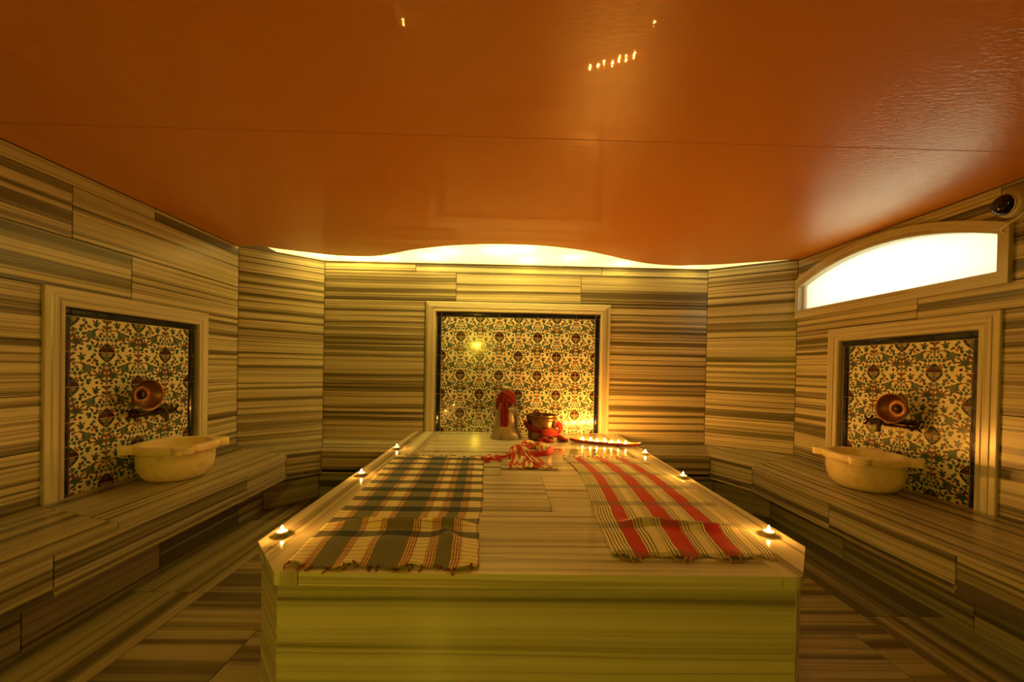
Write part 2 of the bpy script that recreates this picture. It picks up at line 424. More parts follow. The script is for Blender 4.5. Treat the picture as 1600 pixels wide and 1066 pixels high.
def tile_art():
    """one painted tile in the unit square (u right, v down): list of (polygon, material index, layer)"""
    A = []
    def add(p, m, l=1): A.append((p, m, l))
    def leaf(x, y, ang, ln, wd, m=1, l=1):
        c, s = cos(ang), sin(ang); P = []; ln *= 1.25; wd *= 1.55
        for t, h in ((0, 0), (.25, .8), (.55, 1), (.85, .5), (1, 0), (.85, -.5), (.55, -1), (.25, -.8)):
            P.append((x+ln*t*c-wd*h*s, y+ln*t*s+wd*h*c))
        add(P, m, l)
    def strip(pts, wd, m=3, l=1):
        L_, R_ = [], []
        for i, p in enumerate(pts):
            a = pts[max(i-1, 0)]; b = pts[min(i+1, len(pts)-1)]
            dx, dy = b[0]-a[0], b[1]-a[1]; q = sqrt(dx*dx+dy*dy) or 1
            ww = 1.35*wd*(.55+.45*sin(pi*(i+.5)/len(pts)))
            L_.append((p[0]-dy/q*ww, p[1]+dx/q*ww)); R_.append((p[0]+dy/q*ww, p[1]-dx/q*ww))
        for i in range(len(pts)-1): add([L_[i], L_[i+1], R_[i+1], R_[i]], m, l)
    def arc(x, y, r, a0, a1, wd, m=3, l=1, k=7):
        strip([(x+r*cos(radians(a0+(a1-a0)*i/k)), y+r*sin(radians(a0+(a1-a0)*i/k))) for i in range(k+1)], wd, m, l)
    def star(x, y, r0, r1, n, m, rot=0, l=1):
        P = []
        for i in range(2*n):
            r = 1.22*(r0 if i % 2 == 0 else r1); a = rot+pi*i/n; P.append((x+r*cos(a), y+r*sin(a)))
        add(P, m, l)
    def trio(x, y, m=1, s=1.):
        leaf(x, y, -pi/2, .09*s, .026*s, m); leaf(x-.015*s, y+.015*s, radians(160), .085*s, .026*s, m); leaf(x+.015*s, y+.015*s, radians(20), .085*s, .026*s, m)
    # big grey-green flower
    star(.55, .48, .125, .098, 8, 2, .3); star(.63, .47, .045, .030, 6, 1, 0, 2)
    leaf(.60, .40, radians(-50), .11, .03, 1); leaf(.50, .57, radians(110), .08, .028, 1); leaf(.46, .44, radians(200), .07, .022, 3); leaf(.62, .56, radians(40), .07, .02, 4)
    strip([(.62, .38), (.70, .33), (.76, .30)], .013, 3)
    # tulip
    star(.69, .17, .075, .052, 5, 1, -.9); leaf(.69, .12, radians(-70), .10, .022, 1); leaf(.66, .13, radians(-130), .09, .02, 3); leaf(.72, .14, radians(-25), .09, .02, 3)
    strip([(.70, .24), (.72, .31), (.66, .37)], .012, 3)
    # palmette with rays
    star(.17, .72, .10, .062, 5, 1, .3)
    for a, m_ in ((-100, 1), (-68, 3), (-35, 1), (-8, 3), (22, 1)): strip([(.17+.06*cos(radians(a)), .72+.06*sin(radians(a))), (.17+.13*cos(radians(a)), .72+.13*sin(radians(a))), (.17+.20*cos(radians(a-8)), .72+.20*sin(radians(a-8)))], .021, m_)
    leaf(.14, .80, radians(100), .09, .03, 1); leaf(.10, .70, radians(190), .09, .02, 3)
    # sprigs
    star(.36, .07, .05, .034, 5, 2, .4); star(.90, .34, .05, .03, 5, 2, .1); star(.47, .82, .05, .034, 6, 2, .2); star(.08, .34, .045, .03, 5, 1, .2)
    trio(.42, .20, 1, 1.1); trio(.27, .42, 1, 1.25); trio(.80, .56, 1, 1.15); trio(.60, .79, 1, 1.0); trio(.35, .28, 3, .8); trio(.84, .80, 3, .8)
    leaf(.46, .93, radians(-30), .11, .036, 1); leaf(.33, .93, radians(-150), .09, .03, 4); leaf(.66, .92, radians(60), .08, .026, 1)
    leaf(.30, .58, radians(-20), .10, .022, 3); leaf(.36, .66, radians(20), .11, .02, 3); leaf(.44, .72, radians(-60), .08, .024, 1)
    leaf(.52, .66, radians(30), .09, .02, 3); leaf(.70, .66, radians(-30), .09, .024, 1); leaf(.58, .28, radians(200), .08, .02, 3)
    leaf(.78, .40, radians(20), .10, .018, 3); leaf(.90, .45, radians(70), .09, .024, 1); leaf(.70, .86, radians(-80), .08, .02, 4)
    leaf(.06, .46, radians(-60), .10, .022, 3); leaf(.07, .56, radians(30), .09, .024, 3); leaf(.20, .93, radians(170), .09, .02, 3); leaf(.05, .92, radians(-70), .09, .022, 1)
    arc(.30, .62, .20, 120, 200, .010); arc(.62, .66, .16, 200, 330, .010); arc(.86, .66, .13, 90, 210, .009); arc(.45, .30, .16, 150, 260, .009); arc(.80, .18, .13, 20, 130, .010)
    # stem with chevron branches beside the upright edge of the odd corners (top right / bottom left)
    for sx, vy in ((1, 0), (-1, 1)):
        X = 1.0 if sx > 0 else 0.0
        for k_, vv in enumerate((.08, .25)):
            if vy: vv = 1-.52+vv*.9 if vv < .3 else 1.2
            if vv > 1: continue
            leaf(X, vv+.06, radians(-125 if sx > 0 else -55), .16-.02*k_, .022, 3)
            leaf(X-.07*sx, vv-.02, radians(-160 if sx > 0 else -20), .07, .02, 1)
        strip([(X-.012*sx, .02 if not vy else .5), (X-.012*sx, .52 if not vy else .98)], .012, 3)
    # medallion quarters at top-left (its lower right part) and bottom-right (its upper left part)
    def ogive(n, rx, ry, pw=1.35):
        return [(rx*(1-(i/n)**1.7), ry*i/n) for i in range(n+1)]
    O = ogive(8, .26, .32); I = ogive(8, .245, .302); J = ogive(8, .15, .20)
    def q(P, tl): return [(x, y_) for x, y_ in P] if tl else [(1-x, 1-y_) for x, y_ in P]
    for tl in (1, 0):
        for i in range(8): add(q([O[i], O[i+1], I[i+1], I[i]], tl), 7, 4)
        add(q([(0, 0)]+I, tl), 5, 3); add(q([(0, 0)]+ogive(8, .18, .225), tl), 2 if tl else 4, 4)
        if tl:     # lower half: pale lobes on navy
            add(q([(.02, .03), (.10, .02), (.16, .05), (.15, .10), (.08, .13), (.03, .11)], tl), 7, 5)
            add(q([(.02, .17), (.07, .19), (.04, .23), (.02, .24)], tl), 7, 5)
            add(q([(.19, .02), (.215, .03), (.20, .08), (.18, .07)], tl), 4, 5)
        else:      # upper half: maroon caps
            add(q([(.0, .02), (.22, .02), (.19, .09), (.10, .12), (.0, .07)], tl), 4, 5)
            add(q([(.03, .13), (.10, .15), (.08, .19), (.03, .21)], tl), 2, 5)
            add(q([(.12, .13), (.17, .11), (.16, .14), (.13, .16)], tl), 7, 5)
    # little leaves around the medallions
    for tl in (1, 0):
        for ang in (8, 35, 62, 84):
            x, y_ = .31*cos(radians(ang)), .36*sin(radians(ang)); a = ang
            if not tl: x, y_, a = 1-x, 1-y_, ang+180
            leaf(x, y_, radians(a+25), .07, .026, 1 if ang % 2 else 2)
    return A
ART = tile_art()
def clip_poly(P, x0, x1, y0, y1):
    def cl(P, f, ins):
        out = []
        for i in range(len(P)):
            a, b = P[i-1], P[i]
            ia, ib = ins(a), ins(b)
            if ia != ib: out.append(f(a, b))
            if ib: out.append(b)
        return out
    def ix(X): return lambda a, b: (X, a[1]+(b[1]-a[1])*(X-a[0])/(b[0]-a[0]))
    def iy(Y): return lambda a, b: (a[0]+(b[0]-a[0])*(Y-a[1])/(b[1]-a[1]), Y)
    for f, ins in ((ix(x0), lambda p: p[0] >= x0), (ix(x1), lambda p: p[0] <= x1), (iy(y0), lambda p: p[1] >= y0), (iy(y1), lambda p: p[1] <= y1)):
        if len(P) < 3: return []
        P = cl(P, f, ins)
    return P if len(P) >= 3 else []

def frame_side(mb, A, B_, na, nb, n, W, prof):
    """moulding from A to B_ (outer corners); inner direction at A is na, at B nb (mitre vectors)"""
    P = []
    for (d, h) in prof:
        P.append([A+na*d+n*h, B_+nb*d+n*h])
    ed = (B_-A).normalized()
    off = (random.random()*40, random.random()*40)
    for i in range(len(prof)-1):
        q = [P[i][0], P[i][1], P[i+1][1], P[i+1][0]]
        c = (q[1]-q[0]).cross(q[2]-q[1])
        uv = [(p.dot(ed)+off[0], off[1]+prof[i if k < 2 else i+1][0]*.8) for k, p in enumerate(q)]
        if c.dot(n) < 0 and abs(c.normalized().dot(n)) > .05: q = q[::-1]; uv = uv[::-1]
        mb.poly(q, uv)
PROF = [(0, -.01), (0, .013), (.004, .016), (.030, .016), (.034, .021), (.062, .022), (.066, .013), (.072, .013), (.076, .017), (.094, .017), (.100, .008), (.102, -.03)]
def tile_panel(org, a, n, x0, z0, zt, nx, nz, outer, label):
    """org: wall point with a=0,z=0; x0: first grout line; zt: top grout line; outer=(u0,u1,ztop)"""
    a = V(a); n = V(n); Z = V((0, 0, 1)); org = V(org)
    u0, u1, ztop = outer; rec = -.014
    root = empty('tile_panel', org+a*(.5*(u0+u1))+Z*z0, label, 'tile panel')
    P = lambda u, z, h=0: org+a*u+Z*z+n*h
    right = a.cross(Z).dot(n) > 0      # ccw orientation helper
    def face(mb, pts, m, h):
        q = [P(u, z, h) for u, z in pts]
        c = V((0, 0, 0))
        for i in range(len(q)): c += (q[i]-q[0]).cross(q[(i+1) % len(q)]-q[0])
        if c.dot(n) < 0: q = q[::-1]
        mb.poly(q, None, m)
    # field of painted tiles
    mb = MB(root.location)
    T = .2; gp = .0018
    xe, ze = x0+nx*T, z0
    face(mb, [(x0-.055, z0-.01), (xe+.055, z0-.01), (xe+.055, zt+.055), (x0-.055, zt+.055)], 6, rec-.0015)
    for c in range(nx):
        for r in range(nz+1):
            zt_ = zt-r*T; zb = max(zt_-T, z0)
            if zt_-zb < .004: continue
            vmax = (zt_-zb)/T
            X0 = x0+c*T
            mir = (c+r) % 2 == 1
            gu = gp/T
            def mp(p):
                u = 1-p[0] if mir else p[0]
                return (X0+u*T, zt_-p[1]*T)
            face(mb, [mp(p) for p in ((gu, gu), (1-gu, gu), (1-gu, vmax-(gu if vmax == 1 else 0)), (gu, vmax-(gu if vmax == 1 else 0)))], 0, rec)
            for k_i, (poly, m, l) in enumerate(ART):
                q = clip_poly(poly, gu, 1-gu, gu, vmax-(gu if vmax > .99 else 0))
                if q: face(mb, [mp(p) for p in q], m, rec+.00025*l+k_i*2e-6)
    mb.build('painted_tiles', TM, root)
    # navy pencil border
    mb = MB(root.location)
    bw = .047
    prof = [(0, rec), (.006, rec+.008), (.014, rec+.011), (.033, rec+.011), (.041, rec+.008), (bw, rec)]
    def strip_(pa, pb, d):
        for (d0, h0), (d1, h1) in zip(prof, prof[1:]):
            q = [pa+d*d0+n*h0, pb+d*d0+n*h0, pb+d*d1+n*h1, pa+d*d1+n*h1]
            c = (q[1]-q[0]).cross(q[2]-q[1])
            if c.dot(n) < 0: q = q[::-1]
            mb.poly(q)
    zz = zt
    while zz > z0+.01:
        zb = max(zz-T, z0)
        strip_(P(x0-.002, zz-gp), P(x0-.002, zb+gp), -a); strip_(P(xe+.002, zz-gp), P(xe+.002, zb+gp), a)
        zz -= T
    for c in range(nx): strip_(P(x0+c*T+gp, zt+.002), P(x0+(c+1)*T-gp, zt+.002), Z)
    for ua in (x0-.002-bw, xe+.004): strip_(P(ua, zt+.002), P(ua+bw-.002, zt+.002), Z)
    auto_smooth(mb.build('navy_border', M_NAVY, root), 50)
    # marble frame
    W = FW
    for nm, A, B_, na, nb in (('frame_jamb', P(u0, z0), P(u0, ztop), a, a-Z), ('frame_header', P(u0, ztop), P(u1, ztop), a-Z, -a-Z), ('frame_jamb', P(u1, ztop), P(u1, z0), -a-Z, -a)):
        mb = MB(root.location)
        frame_side(mb, A, B_, na, nb, n, W, PROF)
        mb.build(nm, M_MOULD, root)
    return root
tile_panel((0, D, 0), (1, 0, 0), (0, -1, 0), -.6755, SL+.001, 1.788, 8, 6, (-.838, 1.086-.010, 1.940), 'wide floral tile panel in the back wall, behind the jug and pot')
tile_panel((XL, 0, 0), (0, 1, 0), (1, 0, 0), 2.182, .501, 1.516, 4, 5, (2.04, 3.143, 1.664), 'square floral tile panel in the left wall above the bench')
tile_panel((XR, 0, 0), (0, 1, 0), (-1, 0, 0), 2.1795, .501, 1.486, 4, 5, (2.038, 3.156, 1.638), 'square floral tile panel in the right wall below the arched window')

# ------------------------------------------------------------------ arched window
mb = MB()
y0, y1, zb = 2.03, 3.515, 1.80
yo0, yo1, zo = 2.006, 3.519, 1.776
NS = 26
def outline(ya, yb, zbot, fn):
    P = [(ya, zbot)]
    for i in range(NS+1): P.append((ya+(yb-ya)*i/NS, fn(ya+(yb-ya)*i/NS)))
    P.append((yb, zbot)); return P
archi = lambda y: 2.216-.302*(y-2.785)**2
O1 = outline(yo0, yo1, zo, archo)
lerpf = lambda t: outline(yo0+(2.062-yo0)*t, yo1+(3.494-yo1)*t, zo+(1.852-zo)*t, lambda y: archo(min(max(y, 2.0), 3.52))*(1-t)+archi(y)*t)
rings = [(0, XR+.004), (0, XR-.020), (.03, XR-.024), (.55, XR-.024), (.58, XR-.018), (.96, XR-.018), (1.0, XR-.012), (1.0, XR+.10)]
R_ = [[(x, y_, z) for y_, z in lerpf(t)] for t, x in rings]
for i in range(len(R_)-1):
    k = len(R_[i])
    for j in range(k):
        j2 = (j+1) % k
        q = [V(R_[i][j]), V(R_[i][j2]), V(R_[i+1][j2]), V(R_[i+1][j])]
        mb.poly(q, [(q_.y+.4*q_.z, 3.1+i*.02+.01*(kk > 1)) for kk, q_ in enumerate(q)])
wf = mb.build('window_1', M_MOULD); tag(wf, kind='structure')
bm = bmesh.new(); bm.from_mesh(wf.data); bmesh.ops.remove_doubles(bm, verts=bm.verts, dist=1e-6); bmesh.ops.recalc_face_normals(bm, faces=bm.faces); bm.to_mesh(wf.data); bm.free()
# frosted pane in the opening
mp, nt, b = new_mat('frosted_glass'); nt.nodes.remove(b)
tr = N(nt, 'ShaderNodeBsdfTranslucent'); gl = N(nt, 'ShaderNodeBsdfGlossy'); mx = N(nt, 'ShaderNodeMixShader')
tr.inputs[0].default_value = (.95, .96, .92, 1); gl.inputs['Roughness'].default_value = .25; mx.inputs[0].default_value = .06
L(nt, tr.outputs[0], mx.inputs[1]); L(nt, gl.outputs[0], mx.inputs[2]); L(nt, mx.outputs[0], nt.nodes['Material Output'].inputs[0])
mb = MB()
ol = outline(2.05, 3.505, 1.84, lambda y: archi(y)+.012)
mb.prism([(XR+.045, y_, z) for y_, z in ol], (-1, 0, 0), .006, (0, 1, 0), back=True)
mb.build('window_pane', mp, wf)
mb = MB()
orv = outline(2.045, 3.512, 1.83, lambda y: archi(y)+.02)
for (a0, b0), (a1, b1) in zip(orv, orv[1:]+orv[:1]):
    mb.poly([(XR+.06, a0, b0), (XR+.06, a1, b1), (XR+.30, a1, b1), (XR+.30, a0, b0)])  # unseen shaft added outside the pane to dim its ends
mb.build('added_reveal', simple('added_reveal_tan', (.55, .52, .42), .8), wf)
mb = MB()
for ya in (3.462, 3.482):
    mb.box((XR+.030, ya, 1.853), (XR+.043, ya+.010, archi(ya)+.005))
mb.build('window_bead', simple('white_bead', (.85, .83, .75), .4), wf)

# ------------------------------------------------------------------ ceiling: flat glossy stretched skin with a wavy front edge
mc, nt, b = new_mat('orange_stretch_ceiling')
b.inputs['Base Color'].default_value = (.70, .245, .018, 1)
b.inputs['Roughness'].default_value = .36
b.inputs['Coat Weight'].default_value = .40; b.inputs['Coat Roughness'].default_value = .045; b.inputs['Coat IOR'].default_value = 1.45
tc = N(nt, 'ShaderNodeTexCoord'); n1 = N(nt, 'ShaderNodeTexNoise'); n1.inputs['Scale'].default_value = 55; n1.inputs['Detail'].default_value = 3
mpg = N(nt, 'ShaderNodeMapping'); mpg.inputs['Scale'].default_value = (.55, 1.5, 1); mpg.inputs['Rotation'].default_value = (0, 0, .35)
L(nt, tc.outputs['Object'], mpg.inputs[0]); L(nt, mpg.outputs[0], n1.inputs['Vector'])
bp = N(nt, 'ShaderNodeBump'); bp.inputs['Strength'].default_value = .16; bp.inputs['Distance'].default_value = .004
L(nt, n1.outputs[0], bp.inputs['Height']); L(nt, bp.outputs[0], b.inputs['Normal'])
n2 = N(nt, 'ShaderNodeTexNoise'); n2.inputs['Scale'].default_value = 55; n2.inputs['Detail'].default_value = 2; L(nt, mpg.outputs[0], n2.inputs['Vector'])
bp2 = N(nt, 'ShaderNodeBump'); sxc = N(nt, 'ShaderNodeSeparateXYZ'); L(nt, tc.outputs['Object'], sxc.inputs[0])
mr = N(nt, 'ShaderNodeMapRange', interpolation_type='SMOOTHSTEP'); mr.inputs[1].default_value = .75; mr.inputs[2].default_value = 1.7; mr.inputs[3].default_value = .02; mr.inputs[4].default_value = .95
L(nt, sxc.outputs[0], mr.inputs[0]); L(nt, mr.outputs[0], bp2.inputs['Strength'])
mr2 = N(nt, 'ShaderNodeMapRange', interpolation_type='SMOOTHSTEP'); mr2.inputs[1].default_value = .75; mr2.inputs[2].default_value = 1.6; mr2.inputs[3].default_value = .022; mr2.inputs[4].default_value = .12
L(nt, sxc.outputs[0], mr2.inputs[0]); L(nt, mr2.outputs[0], b.inputs['Coat Roughness']); bp2.inputs['Distance'].default_value = .004
L(nt, n2.outputs[0], bp2.inputs['Height']); L(nt, bp2.outputs[0], b.inputs['Coat Normal'])
wave = [(-2.21, 3.47), (-2.133, 3.531), (-1.944, 3.612), (-1.692, 3.705), (-1.451, 3.726), (-1.257, 3.695), (-1.076, 3.604), (-.898, 3.493), (-.706, 3.405), (-.525, 3.338), (-.298, 3.287), (-.077, 3.262), (.142, 3.263), (.364, 3.289), (.659, 3.374), (.923, 3.507), (1.142, 3.635), (1.366, 3.739), (1.579, 3.785), (1.77, 3.786), (2.108, 3.709), (2.366, 3.61), (2.66, 3.50)]
def catmull(P, k=5):
    out = []
    for i in range(len(P)-1):
        p0, p1, p2, p3 = [V(P[min(max(j, 0), len(P)-1)]) for j in (i-1, i, i+1, i+2)]
        for s_ in range(k):
            t = s_/k
            out.append(.5*((2*p1)+(p2-p0)*t+(2*p0-5*p1+4*p2-p3)*t*t+(3*p1-p0-3*p2+p3)*t**3))
    out.append(V(P[-1])); return out
wv = catmull(wave, 4)
mb = MB()
lo = [(p.x, p.y) for p in wv]
outl = [(XL-.05, YF-.05), (XR+.05, YF-.05), (XR+.05, DR)] + lo[::-1] + [(XL-.05, DL)]
# underside facing down
def wq(pts, z0, z1):
    q = [(x, y_, z0) for x, y_ in pts]
    mb.prism(q[::-1], (0, 0, -1), z1-z0, (1, 0, 0), back=True)
# split into simple strips so the big face stays clean
top = [(XL-.05, DL)] + lo + [(XR+.05, DR)]
for (xa, ya), (xb, yb) in zip(top, top[1:]):
    mb.poly([(xa, ya, HC), (xb, yb, HC), (xb, 1.755, HC), (xa, 1.755, HC)])
    mb.poly([(xa, ya, HC+.012), (xa, 1.755, HC+.012), (xb, 1.755, HC+.012), (xb, yb, HC+.012)])
    mb.poly([(xb, yb, HC), (xa, ya, HC), (xa, ya, HC+.012), (xb, yb, HC+.012)])
mb.poly([(XL-.05, 1.752, HC), (XR+.05, 1.752, HC), (XR+.05, YF-.05, HC), (XL-.05, YF-.05, HC)])
mb.poly([(XL-.05, 1.752, HC+.012), (XL-.05, YF-.05, HC+.012), (XR+.05, YF-.05, HC+.012), (XR+.05, 1.752, HC+.012)])
tag(mb.build('ceiling', mc, weld=False), kind='structure')
# dark seam and edge trim
mb = MB()
mb.box((XL, 1.752, HC-.0008), (XR, 1.755, HC+.004))
tag(mb.build('trim_1', simple('ceiling_seam', (.50, .155, .014), .6)), kind='structure')
mb = MB()
mb.tube([(p.x, p.y, HC+.0035) for p in wv], .0045, 6)
for a_, b_ in (((XL, YF), (XL, DL)), ((XL, DL), (AL, D)), ((AL, D), (AR, D)), ((AR, D), (XR, DR)), ((XR, DR), (XR, YF))):
    mb.tube([(*a_, HC), (*b_, HC)], .006, 6)
tag(mb.build('trim_2', simple('dark_bronze_trim', (.06, .025, .008), .5)), kind='structure')
# structural deck over everything
mb = MB(); mb.box((XL-.2, YF-.2, 2.52), (XR+.2, D+.2, 2.60)); 
for lo_, hi_ in (((XL-.2, YF-.2, 2.33), (XL-.02, D+.2, 2.55)), ((XR+.02, YF-.2, 2.33), (XR+.2, D+.2, 2.55)), ((XL-.2, D+.02, 2.33), (XR+.2, D+.2, 2.55)), ((XL-.2, YF-.2, 2.33), (XR+.2, YF-.02, 2.55))):
    mb.box(lo_, hi_)
tag(mb.build('ceiling_deck', simple('white_plaster', (.8, .78, .7), .8)), kind='structure')

# lit strip behind the wavy edge: a white diffusing skin with lamps above it
ml, nt, b = new_mat('lit_white_skin'); nt.nodes.remove(b)
tr = N(nt, 'ShaderNodeBsdfTranslucent'); tr.inputs[0].default_value = (.9, .85, .6, 1)
em = N(nt, 'ShaderNodeEmission'); em.inputs[0].default_value = (1.0, .80, .27, 1); em.inputs[1].default_value = COVE_EMIT*.16
ad = N(nt, 'ShaderNodeAddShader'); L(nt, tr.outputs[0], ad.inputs[0]); L(nt, em.outputs[0], ad.inputs[1]); L(nt, ad.outputs[0], nt.nodes['Material Output'].inputs[0])
cove = empty('cove_light', (.12, D, HC), 'glowing white light strip between the wavy ceiling edge and the back wall', 'light')
mb = MB(cove.location)
Zc = HC+.013
bwpts = {}
for p, q in zip(wv, wv[1:]):
    def back(x):
        if x < AL: return DL+(x-XL)/(AL-XL)*(D-DL)
        if x > AR: return D+(x-AR)/(XR-AR)*(DR-D)
        return D
    mb.poly([(p.x, p.y-.03, Zc), (p.x, max(back(p.x), p.y), Zc), (q.x, max(back(q.x), q.y), Zc), (q.x, q.y-.03, Zc)])
mb.build('diffuser', ml, cove)
for k_, (x, y_, e) in enumerate([(-1.82, 3.74, 1.3), (-1.5, 3.84, 1.3), (-1.2, 3.82, 1), (-.75, 3.74, 1.2), (-.55, 3.55, 1), (-.1, 3.50, 1.4), (.12, 3.42, 1.3), (.2, 3.78, 1), (.62, 3.66, .9), (1.15, 3.82, 1.), (1.85, 3.86, .6)]):
    ld = bpy.data.lights.new('cove_bulb', 'POINT'); ld.energy = COVE_LAMP*e*.55; ld.color = (1, .72, .14); ld.shadow_soft_size = .03
    lo_ = bpy.data.objects.new('cove_bulb', ld); col.objects.link(lo_); lo_.parent = cove; lo_.location = V((x, y_, Zc+.10))-cove.location

# ------------------------------------------------------------------ wall lamp behind the camera (lights the front of the platform)
lamp = empty('wall_lamp', (-.75, YF, 1.85), 'round warm globe lamp on the wall behind the camera', 'lamp')
mb = MB(lamp.location); mb.lathe([(0, -.10), (.05, -.087), (.087, -.05), (.10, 0), (.087, .05), (.05, .087), (0, .10)], 20, (-.75, YF+.19, 1.85))
mb.build('globe', emit('warm_globe', (1, .74, .04), GLOBE), lamp, smooth=True)
mb = MB(lamp.location); mb.lathe([(.012, .16), (.05, .15), (.11, .10), (.165, .02), (.170, .02), (.115, .108), (.052, .158), (.012, .168), (.012, .16)], 28, (-.75, YF+.19, 1.85))  # unseen cap added to keep the globe's direct light off the ceiling
auto_smooth(mb.build('added_shade', simple('added_shade_brass', (.5, .33, .12), .35, 1), lamp), 50)
mb = MB(lamp.location); mb.lathe([(.06, 0), (.06, .015), (.02, .03), (.02, .10)], 16, (-.75, YF, 1.85), (0, 1, 0), cap0=True, cap1=True)
mb.build('bracket', simple('lamp_brass', (.5, .33, .12), .3, 1), lamp)

# ------------------------------------------------------------------ marble basins
M_BASIN = None
def basin_mat():
    m, nt, b = new_mat('cream_basin_marble')
    tc = N(nt, 'ShaderNodeTexCoord'); n1 = N(nt, 'ShaderNodeTexNoise'); n1.inputs['Scale'].default_value = 7; n1.inputs['Detail'].default_value = 5; n1.inputs['Distortion'].default_value = 1.5
    L(nt, tc.outputs['Object'], n1.inputs['Vector'])
    c = ramp(nt, n1.outputs[0], [(.3, (.74, .56, .27)), (.45, (.86, .69, .37)), (.6, (.88, .71, .39)), (.66, (.70, .52, .26)), (.7, (.87, .70, .38))])
    L(nt, c, b.inputs['Base Color']); b.inputs['Roughness'].default_value = .38
    b.inputs['Subsurface Weight'].default_value = .15; b.inputs['Subsurface Radius'].default_value = (.02, .012, .006)
    return m
M_BASIN = basin_mat()
def make_basin(cx, cy, rot, label):
    root = empty('wash_basin', (cx, cy, HS), label, 'basin')
    o = V((cx, cy, HS)); mb = MB(o)
    prof = [(0, 0), (.13, 0), (.155, .008), (.180, .035), (.197, .075), (.203, .12), (.204, .178), (.209, .184), (.222, .187), (.225, .192), (.226, .226), (.222, .232), (.214, .235), (.188, .235), (.182, .231), (.178, .222), (.172, .16), (.155, .09), (.12, .05), (.06, .035), (0, .033)]
    mb.lathe(prof, 56, o)
    auto_smooth(mb.build('bowl', M_BASIN, root, weld=True), 50)
    for k in range(4):
        a = rot+k*pi/2; er = V((cos(a), sin(a), 0)); et = V((-sin(a), cos(a), 0)); Z = V((0, 0, 1))
        mb = MB(o)
        ring = []
        for (r_, wd) in ((.205, .060), (.235, .056), (.262, .050), (.274, .042), (.279, .030)):
            ring.append([o+er*r_+et*x+Z*z for x, z in ((-wd, .196), (-wd*.96, .190), (wd*.96, .190), (wd, .196), (wd, .228), (wd*.96, .234), (-wd*.96, .234), (-wd, .228), (-wd, .196))])
        mb.grid(ring); mb.poly(ring[-1][:-1])
        auto_smooth(mb.build('lug', M_BASIN, root, weld=True), 50)
    return root
make_basin(-2.19, 2.58, math.atan2(-.70, .72)+.02, 'round cream marble basin with block lugs on the left bench')
make_basin(2.45, 2.54, math.atan2(-.66, -.75)-.02, 'round cream marble basin with block lugs on the right bench')

# ------------------------------------------------------------------ wall taps and the metal bowls hung on them
M_COPPER = simple('old_copper', (.25, .12, .05), .42, .9)
M_BRONZE = simple('dark_bronze', (.07, .04, .022), .33, .85)
def make_tap(side, yc, zc, label):
    X = XL if side < 0 else XR
    n = V((1, 0, 0)) if side < 0 else V((-1, 0, 0))
    X += -.014*n.x
    root = empty('wall_tap', (X, yc, zc), label, 'tap')
    o = root.location; Y = V((0, 1, 0)); Z = V((0, 0, 1)); c = V((X, yc, zc))
    mb = MB(o)
    for s_ in (-1, 1): mb.lathe([(.034, 0), (.034, .006), (.022, .016), (.015, .022), (.015, .06)], 20, c+Y*s_*.085, n, cap0=True, cap1=True)
    mb.tube([c+n*.06+Y*t for t in (-.125, -.11, -.05, 0, .05, .11, .125)], [.019, .024, .021, .028, .021, .024, .019], 14)
    auto_smooth(mb.build('body', M_BRONZE, root), 40)
    mb = MB(o)
    mb.tube([c+n*.06, c+n*.075+Z*.012, c+n*.10+Z*.022, c+n*.13+Z*.012, c+n*.145-Z*.015, c+n*.147-Z*.045, c+n*.147-Z*.062], [.017, .016, .014, .013, .012, .012, .014], 12)
    auto_smooth(mb.build('spout', M_BRONZE, root), 40)
    for s_ in (-1, 1):
        mb = MB(o); h = c+n*.06+Y*s_*.125
        mb.tube([h, h+Y*s_*.03], [.013, .011], 10); hh = h+Y*s_*.036
        mb.lathe([(0, -.009), (.013, -.007), (.016, 0), (.013, .007), (0, .009)], 14, hh, Y)
        for k in range(4):
            a = pi/4+k*pi/2; d = n*cos(a)+Z*sin(a)
            mb.tube([hh, hh+d*.022, hh+d*.040], [.006, .006, .009], 8)
        auto_smooth(mb.build('cross_handle', M_BRONZE, root), 40)
    return root
make_tap(-1, 2.635, .925, 'dark bronze two-handled tap on the left tile panel')
make_tap(1, 2.585, .935, 'dark bronze two-handled tap on the right tile panel')
def make_bowl(side, yc, zc, xoff, tilt, label):
    X = (XL if side < 0 else XR) + (-side)*xoff
    ax = V((-side, tilt, .02)).normalized()
    root = empty('metal_bowl', (X, yc, zc), label, 'bowl')
    o = root.location; c = V((X, yc, zc)); mb = MB(o)
    prof = [(0, -.048), (.030, -.048), (.060, -.043), (.082, -.028), (.093, -.006), (.098, .004), (.102, .007), (.102, .010), (.095, .009), (.089, .0), (.078, -.022), (.057, -.037), (.052, -.034), (.034, -.036), (.028, -.041)]
    mb.lathe(prof, 40, c, ax)
    auto_smooth(mb.build('shell', M_COPPER, root, weld=True), 60)
    mb = MB(o); mb.lathe([(.028, -.041), (.024, -.030), (.014, -.024), (0, -.022)], 24, c, ax)
    auto_smooth(mb.build('centre_boss', M_BRONZE, root, weld=True), 60)
    return root
make_bowl(-1, 2.525, 1.050, .105, -.05, 'small copper bowl hung above the left tap')
make_bowl(1, 2.525, 1.042, .105, -.05, 'small copper bowl hung above the right tap')

